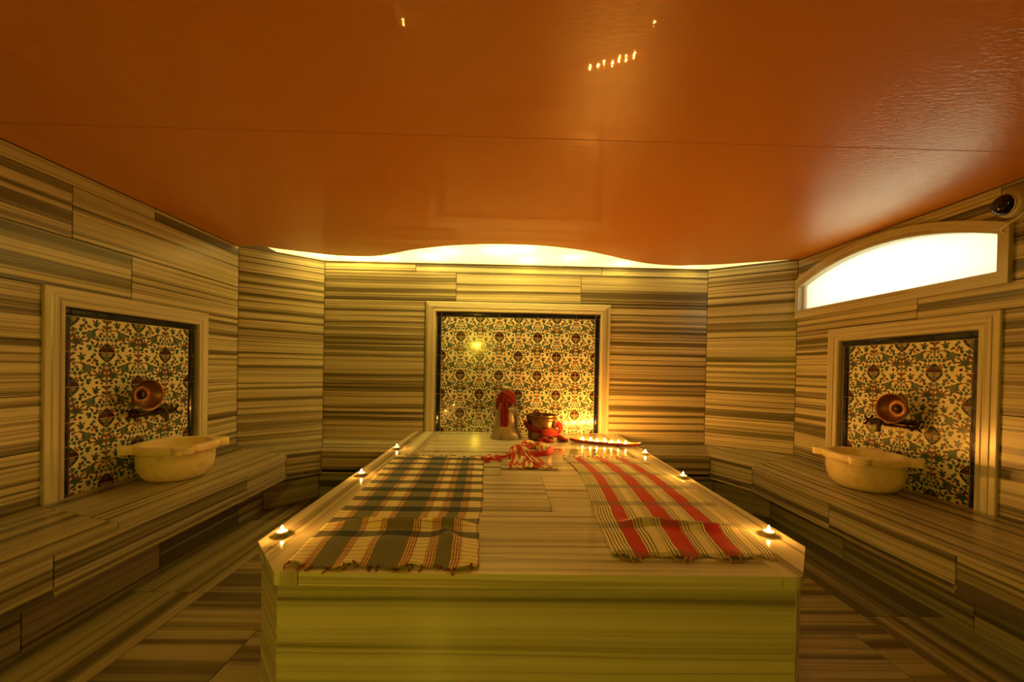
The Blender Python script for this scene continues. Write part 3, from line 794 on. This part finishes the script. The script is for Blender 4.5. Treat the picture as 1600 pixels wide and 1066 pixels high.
# ------------------------------------------------------------------ security camera over the window
cam = empty('security_camera', (XR, 2.015, 2.205), 'white dome camera with black lens on the right wall above the window corner', 'security camera')
o = cam.location; ax = V((-1, .28, -.12)).normalized()
mb = MB(o); c = V((XR+.002, 1.99, 2.20))
mb.lathe([(.072, -.01), (.074, .02), (.072, .040), (.064, .052), (.052, .056)], 32, c, ax, cap0=True)
mb.lathe([(.052, .054), (.060, .056), (.060, .060), (.052, .062)], 32, c, ax)
auto_smooth(mb.build('housing', simple('ivory_plastic', (.55, .50, .40), .35), cam), 40)
mb = MB(o); mb.lathe([(.056, .056), (.053, .070), (.044, .086), (.030, .098), (.014, .104), (0, .105)], 32, c, ax)
auto_smooth(mb.build('black_dome', simple('black_gloss', (.004, .004, .005), .05), cam), 60)
mb = MB(o); mb.tube([(XR-.012, 2.035, 2.052), (XR-.062, 2.015, 2.064), (XR-.064, 1.984, 2.080), (XR-.062, 1.951, 2.097), (XR-.062, 1.922, 2.116), (XR-.058, 1.875, 2.145), (XR-.03, 1.82, 2.17), (XR-.002, 1.79, 2.18)], .0042, 8)
auto_smooth(mb.build('cable', simple('white_cable', (.75, .72, .62), .4), cam))

# ------------------------------------------------------------------ cloths
CREAM = (.80, .70, .38); NAVY = (.010, .028, .045); RED = (.54, .026, .009); ORG = (.72, .22, .03); BLK = (.02, .012, .01)
def cloth_mat(name, warp, weft_fn, rough=.85):
    """warp: constant colour stops across u; weft_fn(nt, v, u, c)->colour"""
    m, nt, b = new_mat(name)
    tc = N(nt, 'ShaderNodeTexCoord'); sx = N(nt, 'ShaderNodeSeparateXYZ'); L(nt, tc.outputs['UV'], sx.inputs[0])
    u, v = sx.outputs[0], sx.outputs[1]
    c = warp(nt, u, v); c = weft_fn(nt, u, v, c)
    L(nt, c, b.inputs['Base Color']); b.inputs['Roughness'].default_value = rough
    b.inputs['Sheen Weight'].default_value = .1; b.inputs['Specular IOR Level'].default_value = .2
    wn = N(nt, 'ShaderNodeTexNoise', noise_dimensions='2D'); wn.inputs['Scale'].default_value = 180; L(nt, tc.outputs['UV'], wn.inputs['Vector'])
    bp = N(nt, 'ShaderNodeBump'); bp.inputs['Strength'].default_value = .3; bp.inputs['Distance'].default_value = .002
    L(nt, wn.outputs[0], bp.inputs['Height']); L(nt, bp.outputs[0], b.inputs['Normal'])
    return m
def stripes(nt, u, zones, base, lines, ncol, per, lcol2=None, duty=.30):
    """zones: (a,b,colour) constant; lines: (a,b) ranges filled with thin lines of period per"""
    ev = [(0, base)]
    for a, b_, c in sorted(zones): ev += [(a, c), (b_, base)]
    c = ramp(nt, u, ev[:32], 'CONSTANT')
    msk = [(0, (0, 0, 0))]
    for a, b_ in sorted(lines): msk += [(a, (1, 1, 1)), (b_, (0, 0, 0))]
    mk = ramp(nt, u, msk[:32], 'CONSTANT')
    fr = math_(nt, 'FRACT', math_(nt, 'DIVIDE', u, per))
    ln = math_(nt, 'LESS_THAN', fr, duty)
    k = math_(nt, 'MULTIPLY', mk, ln)
    c = mixc(nt, k, c, ncol)
    if lcol2:
        k2 = math_(nt, 'MULTIPLY', mk, math_(nt, 'GREATER_THAN', fr, .5))
        c = mixc(nt, math_(nt, 'MULTIPLY', k2, .42), c, lcol2)
    return c
redl = [(.08, .125), (.24, .285), (.37, .41), (.575, .63), (.70, .757), (.84, .895), (.985, 1.0)]
def warpA(nt, u, v):
    return stripes(nt, u, [(.125, .24, NAVY), (.41, .575, NAVY), (.757, .84, NAVY)], CREAM, redl, (.16, .012, .012), .0152, ORG, .5)
BANDS = [2.748, 2.611, 2.459, 2.313, 2.202, 2.051, 1.919, 1.778, 1.642]
def weftA(nt, u, v, c):
    # v in metres from the near edge; dark blue bands about every 14 cm
    fr = math_(nt, 'FRACT', math_(nt, 'DIVIDE', math_(nt, 'SUBTRACT', v, .085), .1385))
    band = math_(nt, 'LESS_THAN', fr, .44)
    band = math_(nt, 'MULTIPLY', band, math_(nt, 'GREATER_THAN', v, .16))
    dk = mixc(nt, .84, c, NAVY)
    c2 = mixc(nt, band, c, dk)
    # fine black weft lines in the pale bands
    f2 = math_(nt, 'FRACT', math_(nt, 'DIVIDE', v, .0277))
    l2 = math_(nt, 'MULTIPLY', math_(nt, 'LESS_THAN', f2, .13), math_(nt, 'SUBTRACT', 1., band))
    c2 = mixc(nt, math_(nt, 'MULTIPLY', l2, .75), c2, BLK)
    # pale weft crossing the navy warp turns it olive
    return mixc(nt, math_(nt, 'MULTIPLY', math_(nt, 'SUBTRACT', 1., band), .20), c2, CREAM)
M_CHECK = cloth_mat('blue_checked_cotton', warpA, weftA)
linesB = [(.0, .13), (.225, .30), (.345, .41), (.53, .60), (.645, .69), (.79, .87), (.915, 1.0)]
def warpB(nt, u, v):
    return stripes(nt, u, [(.13, .225, RED), (.41, .53, RED), (.69, .79, RED)], CREAM, linesB, (.05, .03, .02), .0215)
def weftB(nt, u, v, c):
    fr = math_(nt, 'FRACT', math_(nt, 'DIVIDE', math_(nt, 'ADD', v, .02), .27))
    band = math_(nt, 'LESS_THAN', fr, .22)
    d = mixc(nt, .45, c, (.10, .11, .07)); c2 = mixc(nt, band, c, d)
    f2 = math_(nt, 'FRACT', math_(nt, 'DIVIDE', v, .023)); l2 = math_(nt, 'MULTIPLY', math_(nt, 'LESS_THAN', f2, .10), .12)
    return mixc(nt, l2, c2, (.12, .08, .05))
M_STRIPE = cloth_mat('red_striped_cotton', warpB, weftB)
def interp(tab, y):
    tab = sorted(tab)
    if y <= tab[0][0]: return tab[0][1]
    for (a, p), (b_, q) in zip(tab, tab[1:]):
        if y <= b_:
            t = (y-a)/(b_-a); return p+(q-p)*t
    return tab[-1][1]
from mathutils import noise as mn
def towel(name, label, left, right, yfun0, yfun1, mat, hfun, fringe_cols, seed):
    y0 = min(p[0] for p in left)
    xm = .5*(interp(left, 2)+interp(right, 2))
    root = empty(name, (xm, 2.0, SL), label, 'towel')
    mb = MB(root.location); nu, nv = 72, 150
    P = []
    for i in range(nu+1):
        u = i/nu; row = []
        for j in range(nv+1):
            t = j/nv; ya = yfun0(u); yb = yfun1(u); y_ = ya+(yb-ya)*t
            xl, xr = interp(left, y_), interp(right, y_)
            xl += .006*mn.noise(V((y_*9, seed, 0))); xr += .007*mn.noise(V((y_*11, seed+5, 0)))
            x = xl+(xr-xl)*u
            z = SL+.0035+.0045*max(0, mn.noise(V((x*7, y_*6, seed))) )+hfun(u, y_)
            row.append((x, y_, z))
        P.append(row)
    mb.grid(P, uvf=lambda i, j: (i/nu, .5*(yfun0(.5)+yfun1(.5)-0)*0+(P[min(i, nu)][min(j, nv)][1]-y0)))
    cl = mb.build('cloth', mat, root, smooth=True)
    md = cl.modifiers.new('t', 'SOLIDIFY'); md.thickness = .0018; md.offset = 1
    # knotted fringe at both ends
    rnd = random.Random(seed)
    for end in (0, 1):
        for k in range(15):
            u = (k+.5)/15+rnd.uniform(-.02, .02); i = min(nu, max(0, int(u*nu))); x, y_, z = P[i][0 if end == 0 else nv]
            s_ = -1 if end == 0 else 1
            pts = []; L_ = rnd.uniform(.012, .030) if end == 0 else rnd.uniform(.01, .025); dx = rnd.uniform(-.02, .02)
            for q in range(5):
                t = q/4; pts.append((x+dx*t+.004*sin(7*t+k), y_+s_*L_*t, SL+.004+.004*sin(3*t+k)**2+max(0, (z-SL))*(1-t)))
            mb = MB(root.location); mb.tube(pts, [.0028, .0040, .0024, .0020, .0032], 6)
            auto_smooth(mb.build('tassel', fringe_cols, root), 80)
    return root
# ridge across the near end of each towel
def hA(u, y_):
    e = min(1, u/.28)*min(1, (1-u)/.16) if 0 < u < 1 else 0
    r = .030*math.exp(-((y_-1.60-.012*sin(9*u))/.030)**2)*e
    b = .013*math.exp(-((y_-1.42)/.085)**2)*e*(1+.5*sin(17*u))
    d = .020*math.exp(-((u-.80-(1.5-y_)*.35)/.045)**2)*math.exp(-((y_-1.47)/.10)**2)
    w1 = .010*max(0, sin(u*21+1))*math.exp(-((y_-1.27)/.05)**2)
    return r+max(0, b)+d+w1+.004*math.exp(-((y_-2.8)/.03)**2)*(1+sin(u*30))
lA = [(2.84, -.80), (2.45, -.785), (1.83, -.75), (1.62, -.742), (1.40, -.735), (1.25, -.715)]
rA = [(2.82, -.150), (2.3, -.125), (1.85, -.100), (1.60, -.105), (1.42, -.085), (1.25, -.078)]
towel('checked_towel', 'blue and cream checked towel spread on the left half of the platform', lA, rA,
      lambda u: 1.262+.010*sin(u*19+.5)+.006*sin(u*41), lambda u: 2.835+.012*sin(u*14), M_CHECK, hA, simple('dark_red_thread', (.25, .05, .03), .9), 3)
def hB(u, y_):
    e = min(1, max(0, (u-.12)/.15))*min(1, (1-u)/.25) if 0 < u < 1 else 0
    r = .026*math.exp(-((y_-1.62-.02*sin(6*u))/.032)**2)*e
    b = .016*math.exp(-((u-.33+(1.5-y_)*.3)/.07)**2)*math.exp(-((y_-1.50)/.09)**2)
    w1 = .012*max(0, sin(u*19))*math.exp(-((y_-1.36)/.06)**2)
    return r+b+w1
lB = [(2.87, .445), (2.60, .475), (2.369, .485), (2.0, .455), (1.708, .420), (1.34, .395)]
rB = [(2.87, .985), (2.828, 1.03), (2.544, 1.06), (2.34, 1.085), (2.0, 1.08), (1.711, 1.062), (1.5, 1.03), (1.33, .985)]
towel('striped_towel', 'red and cream striped towel spread on the right half of the platform', lB, rB,
      lambda u: 1.345+.012*sin(u*21+2)+.006*sin(u*37), lambda u: 2.875+.014*sin(u*16+1), M_STRIPE, hB, simple('cream_red_thread', (.55, .30, .14), .9), 11)

# ribbon of crumpled cloth swept along a path
def ribbon(mb, path, widths, hts, ripple=4, amp=.35, seed=0, nc=22, k=7, lift=None, floor=SL+.002):
    P3 = catmull(path, k); n = len(P3)
    wd = [v.x for v in catmull([(a, 0) for a in widths], k)]; ht = [v.x for v in catmull([(a, 0) for a in hts], k)]
    G_ = []
    for i, p in enumerate(P3):
        t = (P3[min(i+1, n-1)]-P3[max(i-1, 0)]); t.z = 0; t.normalize(); sd = V((t.y, -t.x, 0))
        row = []
        for j in range(nc+1):
            s_ = -1+2*j/nc
            env = sqrt(max(0, 1-s_**4))
            rp = (1-amp)+amp*(sin(s_*ripple*pi+.35*i/k*3+seed)*.7+1.1*mn.noise(V((s_*2.2, i*.30, seed))))
            z = p.z+ht[i]*env*max(.06, rp)
            q = p+sd*(s_*wd[i]*(1+.12*mn.noise(V((i*.3, seed, s_))))); row.append((q.x, q.y, max(floor+.0015*(j % 2), z)))
        G_.append(row)
    mb.grid(G_, uvf=lambda i, j: (j/nc*.9+.02, i*.02))
def warpC(nt, u, v):
    return stripes(nt, u, [(.0, .20, RED), (.72, .86, RED)], CREAM, [(.40, .55)], (.10, .04, .03), .045)
def weftC(nt, u, v, c):
    fr = math_(nt, 'FRACT', math_(nt, 'DIVIDE', v, .19)); k = math_(nt, 'LESS_THAN', fr, .45)
    return mixc(nt, math_(nt, 'MULTIPLY', k, .88), c, (.46, .03, .01))
M_SCARF = cloth_mat('red_cream_checked_cotton', warpC, weftC)
sc = empty('crumpled_scarf', (.14, 2.85, SL), 'crumpled red and cream checked cloth knotted in the middle of the platform', 'cloth')
z_ = SL+.002
parts = [
    ([(-.155, 2.725, z_), (-.10, 2.75, z_), (-.04, 2.80, z_), (.03, 2.85, z_), (.09, 2.90, z_)], [.055, .06, .045, .04, .04], [.03, .035, .03, .035, .045], 1),
    ([(.09, 2.92, z_), (.12, 3.08, z_), (.20, 3.22, z_), (.29, 3.22, z_), (.345, 3.10, z_), (.31, 2.97, z_), (.20, 2.90, z_)], [.05, .055, .06, .06, .055, .05, .04], [.045, .05, .055, .05, .05, .045, .04], 2),
    ([(.08, 3.02, z_), (.10, 2.88, z_+.02), (.10, 2.74, z_), (.09, 2.60, z_), (.085, 2.53, z_)], [.035, .05, .055, .06, .06], [.055, .06, .045, .03, .012], 4),
    ([(.07, 3.02, z_+.01), (.14, 2.87, z_+.025), (.19, 2.74, z_), (.245, 2.60, z_), (.30, 2.54, z_)], [.03, .045, .055, .05, .045], [.05, .055, .045, .03, .012], 7),
    ([(.12, 2.86, z_+.01), (.16, 2.72, z_), (.17, 2.60, z_), (.17, 2.53, z_)], [.035, .05, .055, .05], [.05, .045, .03, .012], 9),
]
mb = MB(sc.location)
for p, w_, h_, sd in parts: ribbon(mb, p, w_, h_, ripple=3, amp=.42, seed=sd)
cl = mb.build('cloth', M_SCARF, sc, smooth=True); md = cl.modifiers.new('t', 'SOLIDIFY'); md.thickness = .002; md.offset = 0
rnd = random.Random(5); M_ST = simple('scarf_thread', (.55, .32, .15), .9)
for (x0, x1, y_) in ((.03, .14, 2.53), (.24, .35, 2.53), (-.20, -.14, 2.70)):
    for k in range(9):
        x = x0+(x1-x0)*k/8; L_ = rnd.uniform(.02, .04)
        mb = MB(sc.location); mb.tube([(x, y_+.01, z_+.006), (x+rnd.uniform(-.01, .01), y_-L_*.5, z_+.004), (x+rnd.uniform(-.02, .02), y_-L_, z_+.003)], [.003, .0025, .003], 5)
        mb.build('tassel', M_ST, sc, smooth=True)

# ------------------------------------------------------------------ flared metal jug with a red cloth tied round its neck
M_PEWTER = None
def pewter():
    m, nt, b = new_mat('worn_tinned_copper')
    tc = N(nt, 'ShaderNodeTexCoord'); n1 = N(nt, 'ShaderNodeTexNoise'); n1.inputs['Scale'].default_value = 14; n1.inputs['Detail'].default_value = 5
    L(nt, tc.outputs['Object'], n1.inputs['Vector'])
    L(nt, ramp(nt, n1.outputs[0], [(.3, (.20, .15, .09)), (.5, (.36, .31, .20)), (.7, (.42, .36, .24))]), b.inputs['Base Color'])
    b.inputs['Metallic'].default_value = .55; b.inputs['Roughness'].default_value = .42
    return m
M_PEWTER = pewter()
JX, JY = .012, 3.665
jug = empty('metal_jug', (JX, JY, SL), 'tall flared metal jug standing on the platform before the back tile panel', 'jug')
mb = MB(jug.location); c = V((JX, JY, SL))
prof = [(0, .001), (.140, .001), (.151, .004), (.152, .012), (.146, .020), (.133, .055), (.121, .11), (.113, .18), (.109, .25), (.106, .275), (.098, .290), (.078, .305), (.052, .320), (.046, .335), (.043, .37), (.044, .44), (.047, .46), (.047, .468)]
mb.lathe(prof, 48, c)
auto_smooth(mb.build('body', M_PEWTER, jug, weld=True), 50)
mb = MB(jug.location); mb.lathe([(.047, .466), (.054, .470), (.055, .480), (.050, .487), (.03, .495), (.012, .498), (.010, .505), (0, .507)], 32, c)
auto_smooth(mb.build('lid', M_PEWTER, jug, weld=True), 50)
mb = MB(jug.location)
mb.tube([c+V(q) for q in ((-.045, -.01, .44), (-.085, -.02, .43), (-.120, -.025, .38), (-.132, -.025, .31), (-.118, -.02, .25))], .007, 8)
auto_smooth(mb.build('handle', M_PEWTER, jug))
M_REDCLOTH = cloth_mat('dark_red_checked_cotton', lambda nt, u, v: stripes(nt, u, [(.3, .5, (.18, .012, .01)), (.7, .8, (.34, .08, .03))], (.25, .012, .01), [(.52, .66)], (.12, .01, .01), .05),
                       lambda nt, u, v, c: mixc(nt, math_(nt, 'MULTIPLY', math_(nt, 'LESS_THAN', math_(nt, 'FRACT', math_(nt, 'DIVIDE', v, .12)), .35), .4), c, (.16, .01, .015)))
tie = empty('neck_cloth', (JX, JY-.05, SL+.33), 'red checked cloth tied round the neck of the metal jug', 'cloth')
mb = MB(tie.location)
def wrap(mb, c, z0, z1, r0, bulge, seed, n=44, m=12, a0=0, a1=2*pi):
    P = []
    for i in range(n+1):
        a = a0+(a1-a0)*i/n; row = []
        for j in range(m+1):
            t = j/m; r = r0+bulge*sin(pi*t)**.7+.006*sin(5*pi*t+3*a+seed)+.008*mn.noise(V((cos(a)*2, sin(a)*2, t*3+seed)))
            zz = z0+(z1-z0)*t+.012*sin(2*a+seed)+.006*mn.noise(V((cos(a)*3, sin(a)*3, seed)))
            row.append(c+V((r*cos(a), r*sin(a), zz)))
        P.append(row)
    mb.grid(P, uvf=lambda i, j: (j/m, i/n*.6))
wrap(mb, c, .325, .395, .050, .034, 1); wrap(mb, c, .375, .450, .048, .036, 4)
def hang(mb, pts, widths, nrm, seed=0, nc=10, fold=.006, k=6):
    P3 = catmull(pts, k); wd = [v.x for v in catmull([(a, 0) for a in widths], k)]; nrm = V(nrm).normalized(); G_ = []
    n = len(P3)
    for i, p in enumerate(P3):
        t = (P3[min(i+1, n-1)]-P3[max(i-1, 0)]).normalized(); sd = t.cross(nrm).normalized()
        G_.append([p+sd*(-1+2*j/nc)*wd[i]+nrm*(fold*sin(j*1.9+seed+i*.05)+.004*mn.noise(V((i*.2, j*.5, seed)))) for j in range(nc+1)])
    mb.grid(G_, uvf=lambda i, j: (j/nc, i*.015))
F_ = -1
hang(mb, [c+V(q) for q in ((.03, -.08, .42), (-.01, -.105, .385), (-.02, -.118, .33), (-.018, -.128, .26), (-.018, -.136, .19), (-.02, -.146, .125))], [.03, .035, .032, .038, .040, .034], (0, -1, .08), 2)
hang(mb, [c+V(q) for q in ((-.05, -.06, .42), (-.075, -.075, .37), (-.085, -.085, .32), (-.09, -.092, .28))], [.02, .024, .02, .010], (-.5, -.8, .1), 3)
hang(mb, [c+V(q) for q in ((-.06, -.07, .43), (.0, -.10, .40), (.055, -.08, .36), (.08, -.05, .34))], [.025, .03, .028, .02], (.1, -1, .2), 5)
cl = mb.build('cloth', M_REDCLOTH, tie, smooth=True); md = cl.modifiers.new('t', 'SOLIDIFY'); md.thickness = .002
M_PT = simple('pale_thread', (.55, .42, .25), .9)
for k in range(7):
    x = -.05+.012*k; mb = MB(tie.location)
    mb.tube([c+V((x, -.146, .13)), c+V((x-.004*(k % 3), -.150, .09)), c+V((x-.006*(k % 2), -.158, .045))], [.0022, .0018, .0025], 5)
    mb.build('tassel', M_PT, tie, smooth=True)


# ------------------------------------------------------------------ copper pot with lugs and a red cloth draped round it
QX, QY = .348, 3.655
pot = empty('copper_pot', (QX, QY, SL), 'dark copper pot with small ears, right of the jug', 'pot')
mb = MB(pot.location); c2 = V((QX, QY, SL))
prof = [(0, .001), (.118, .001), (.124, .006), (.126, .05), (.129, .10), (.133, .105), (.1335, .111), (.131, .115), (.137, .165), (.141, .185), (.146, .190), (.146, .200), (.141, .214), (.146, .222), (.146, .230), (.140, .231), (.134, .222), (.131, .20), (.127, .12), (.118, .02), (0, .012)]
M_POT = simple('aged_copper_pot', (.20, .11, .05), .33, .85)
mb.lathe(prof, 48, c2)
auto_smooth(mb.build('body', M_POT, pot, weld=True), 45)
for s_ in (-1, 1):
    mb = MB(pot.location)
    a = V((cos(.35*s_)*s_, sin(.35), 0)) if s_ > 0 else V((-.94, -.2, 0))
    a = V((s_*.97, -.12, 0)).normalized(); b_ = V((-a.y, a.x, 0))
    mb.tube([c2+a*.138+b_*-.028+V((0, 0, .215)), c2+a*.160+b_*-.024+V((0, 0, .232)), c2+a*.168+V((0, 0, .242)), c2+a*.160+b_*.024+V((0, 0, .232)), c2+a*.138+b_*.028+V((0, 0, .215))], [.006, .007, .008, .007, .006], 8)
    auto_smooth(mb.build('ear', M_POT, pot))
pc = empty('pot_cloth', (QX+.05, QY-.14, SL), 'dark red cloth draped round the copper pot with its ends on the platform', 'cloth')
mb = MB(pc.location)
def on_pot(a, z, r=.15): return c2+V((r*cos(a), r*sin(a), z))
path = [on_pot(radians(185), .16, .158), on_pot(radians(205), .135, .155), on_pot(radians(232), .105, .150), on_pot(radians(262), .095, .150), on_pot(radians(290), .085, .155), on_pot(radians(318), .065, .170), on_pot(radians(335), .03, .195), on_pot(radians(340), .012, .23)]
P3 = catmull(path, 6); G_ = []
wd = [v.x for v in catmull([(a, 0) for a in (.020, .030, .026, .022, .034, .034, .028, .024)], 6)]
for i, p in enumerate(P3):
    rad = (p-c2); rad.z = 0; rad.normalize()
    G_.append([p+V((0, 0, (-1+2*j/10)*wd[i]))*(1 if i < len(P3)-9 else .5)+rad*(.006*sin(j*1.7+i*.1)+.004) for j in range(11)])
G_ = [[V((q.x, q.y, max(q.z, SL+.003+.0005*j))) for j, q in enumerate(r)] for r in G_]
mb.grid(G_, uvf=lambda i, j: (j/10, i*.015))
hang(mb, [on_pot(radians(318), .12, .155), on_pot(radians(328), .15, .175), on_pot(radians(334), .125, .195), on_pot(radians(332), .07, .20)], [.012, .03, .034, .02], (.7, -.7, .2), 3)
ribbon(mb, [tuple(c2+V((-.03, -.155, .003))), tuple(c2+V((.0, -.19, .003))), tuple(c2+V((.06, -.20, .003))), tuple(c2+V((.07, -.16, .003)))], [.02, .035, .03, .015], [.03, .05, .035, .02], seed=3)
ribbon(mb, [tuple(c2+V((.15, -.10, .003))), tuple(c2+V((.19, -.12, .003))), tuple(c2+V((.235, -.11, .003)))], [.02, .03, .02], [.045, .04, .02], seed=6)
cl = mb.build('cloth', M_REDCLOTH, pc, smooth=True); md = cl.modifiers.new('t', 'SOLIDIFY'); md.thickness = .002

# ------------------------------------------------------------------ tea lights
M_CUP = simple('thin_aluminium', (.75, .72, .65), .25, 1)
M_WAX = simple('white_wax', (.96, .90, .72), .3, 0, Subsurface_Weight=.25)
M_WAX.node_tree.nodes['Principled BSDF'].inputs['Subsurface Radius'].default_value = (.02, .012, .005)
M_WICK = simple('burnt_wick', (.02, .015, .01), .9)
M_FLAME_LOW = emit('low_candle_flame', (1.0, .42, .06), FLAME*.25)
M_FLAME = emit('candle_flame', (1.0, .40, .05), FLAME)
def tealight(loc, label, group, fm=None):
    root = empty('tea_light', loc, label, 'candle', group)
    o = (0, 0, 0); r = .0225
    mb = MB(); mb.lathe([(0, .0005), (r*.94, .0005), (r, .0025), (r, .0145), (r*1.04, .0148), (r*1.03, .0156), (r*.95, .0150)], 24)
    auto_smooth(mb.build('cup', M_CUP, root, weld=True), 50)
    mb = MB(); mb.lathe([(r*.94, .0020), (r*.95, .0153), (r*.92, .0163), (r*.75, .0168), (r*.3, .0166), (0, .0164)], 24)
    wx = auto_smooth(mb.build('wax', M_WAX, root, weld=True), 60)
    mb = MB(); mb.tube([(0, 0, .015), (.0004, 0, .018), (.0012, 0, .021)], .0008, 6)
    wk = mb.build('wick', M_WICK, wx)
    mb = MB(); mb.lathe([(0, .0178), (.0034, .0190), (.0056, .0215), (.0062, .0245), (.0052, .0285), (.0032, .033), (.0014, .037), (0, .040)], 10)
    mb.build('flame', fm or M_FLAME, root, smooth=True, weld=True)
    return root
def copy_tree(o, parent=None):
    c_ = o.copy(); col.objects.link(c_); c_.parent = parent
    for ch in [x for x in bpy.data.objects if x.parent == o]:
        copy_tree(ch, c_)
    return c_
edge = [((-.872, 3.09), 'tea light on the left platform edge, the farthest of three'), ((-.872, 2.333), 'tea light on the left platform edge, the middle of three'),
        ((-.868, 1.505), 'tea light on the near left corner of the platform'), ((1.127, 3.02), 'tea light on the far right corner of the platform by the red tray'),
        ((1.128, 2.372), 'tea light on the right platform edge, the middle of three'), ((1.101, 1.552), 'tea light on the near right corner of the platform')]
proto = None
for (x, y_), lab in edge:
    if proto is None: proto = tealight((x, y_, SL), lab, 'tea lights along the platform edges', M_FLAME_LOW); t_ = proto
    else: t_ = copy_tree(proto); t_.location = (x, y_, SL)
    t_['label'] = lab

# red boat-shaped tray with seven tea lights
TA, TB = V((.600, 3.515, SL)), V((1.188, 3.300, SL))
tc_ = (TA+TB)/2; tray = empty('candle_tray', tc_, 'long narrow red wooden tray holding seven burning tea lights', 'tray')
e = (TB-TA).normalized(); s2 = V((-e.y, e.x, 0)); Lh = (TB-TA).length/2
mb = MB(tc_)
n_ = 40; Gt = []
for i in range(n_+1):
    t = -1+2*i/n_
    wd = .046*sqrt(max(0, 1-abs(t)**3.2))+.004
    lift = .010*abs(t)**4
    prof_ = [(-wd, .024+lift), (-wd*.97, .027+lift), (-wd*.90, .024+lift), (-wd*.82, .010+lift), (-wd*.3, .007+lift), (wd*.3, .007+lift), (wd*.82, .010+lift), (wd*.90, .024+lift), (wd*.97, .027+lift), (wd, .024+lift), (wd*.85, .006+lift), (wd*.5, lift+.001), (-wd*.5, lift+.001), (-wd*.85, .006+lift), (-wd, .024+lift)]
    Gt.append([tc_+e*(t*Lh)+s2*a+V((0, 0, h)) for a, h in prof_])
mb.grid(Gt); mb.poly(Gt[0][:-1]); mb.poly(Gt[-1][:-1][::-1])
auto_smooth(mb.build('tray_body', simple('red_lacquered_wood', (.36, .045, .015), .3), tray, weld=True), 50)
names = ['first', 'second', 'third', 'fourth', 'fifth', 'sixth', 'last']
for k, (x, y_) in enumerate([(.715, 3.486), (.785, 3.462), (.832, 3.420), (.902, 3.414), (.952, 3.376), (1.013, 3.372), (1.068, 3.334)]):
    if k == 0: proto = tealight((x, y_, SL+.0085), 'x', 'tea lights in the red tray'); t_ = proto
    else: t_ = copy_tree(proto); t_.location = (x, y_, SL+.0085)
    t_['group'] = 'tea lights in the red tray'
    t_['label'] = ('leftmost' if k == 0 else 'rightmost' if k == 6 else names[k]+' from the left') + ' of the seven tea lights in the red tray'

# ------------------------------------------------------------------ drops of water by the near left tea light
mw = simple('water', (1, 1, 1), .02); mw.node_tree.nodes['Principled BSDF'].inputs['Transmission Weight'].default_value = 1.0; mw.node_tree.nodes['Principled BSDF'].inputs['IOR'].default_value = 1.33
mb = MB(); rnd = random.Random(8)
for k in range(26):
    a = rnd.uniform(0, 2*pi); r = rnd.uniform(.0, .055); rr = rnd.uniform(.002, .006)
    cx_, cy_ = -.845+r*cos(a)*1.1, 1.40+r*sin(a)*1.1
    if (cx_-PX0)+(cy_-PC)*.9 < -.0 + .02 and cy_ < PC: continue
    mb.lathe([(rr, 0), (rr*.92, rr*.22), (rr*.6, rr*.42), (0, rr*.5)], 12, (cx_, cy_, SL+.0002))
o = mb.build('water_drops', mw, smooth=True); tag(o, 'scattered water drops beside the near left tea light', 'water', kind='stuff')
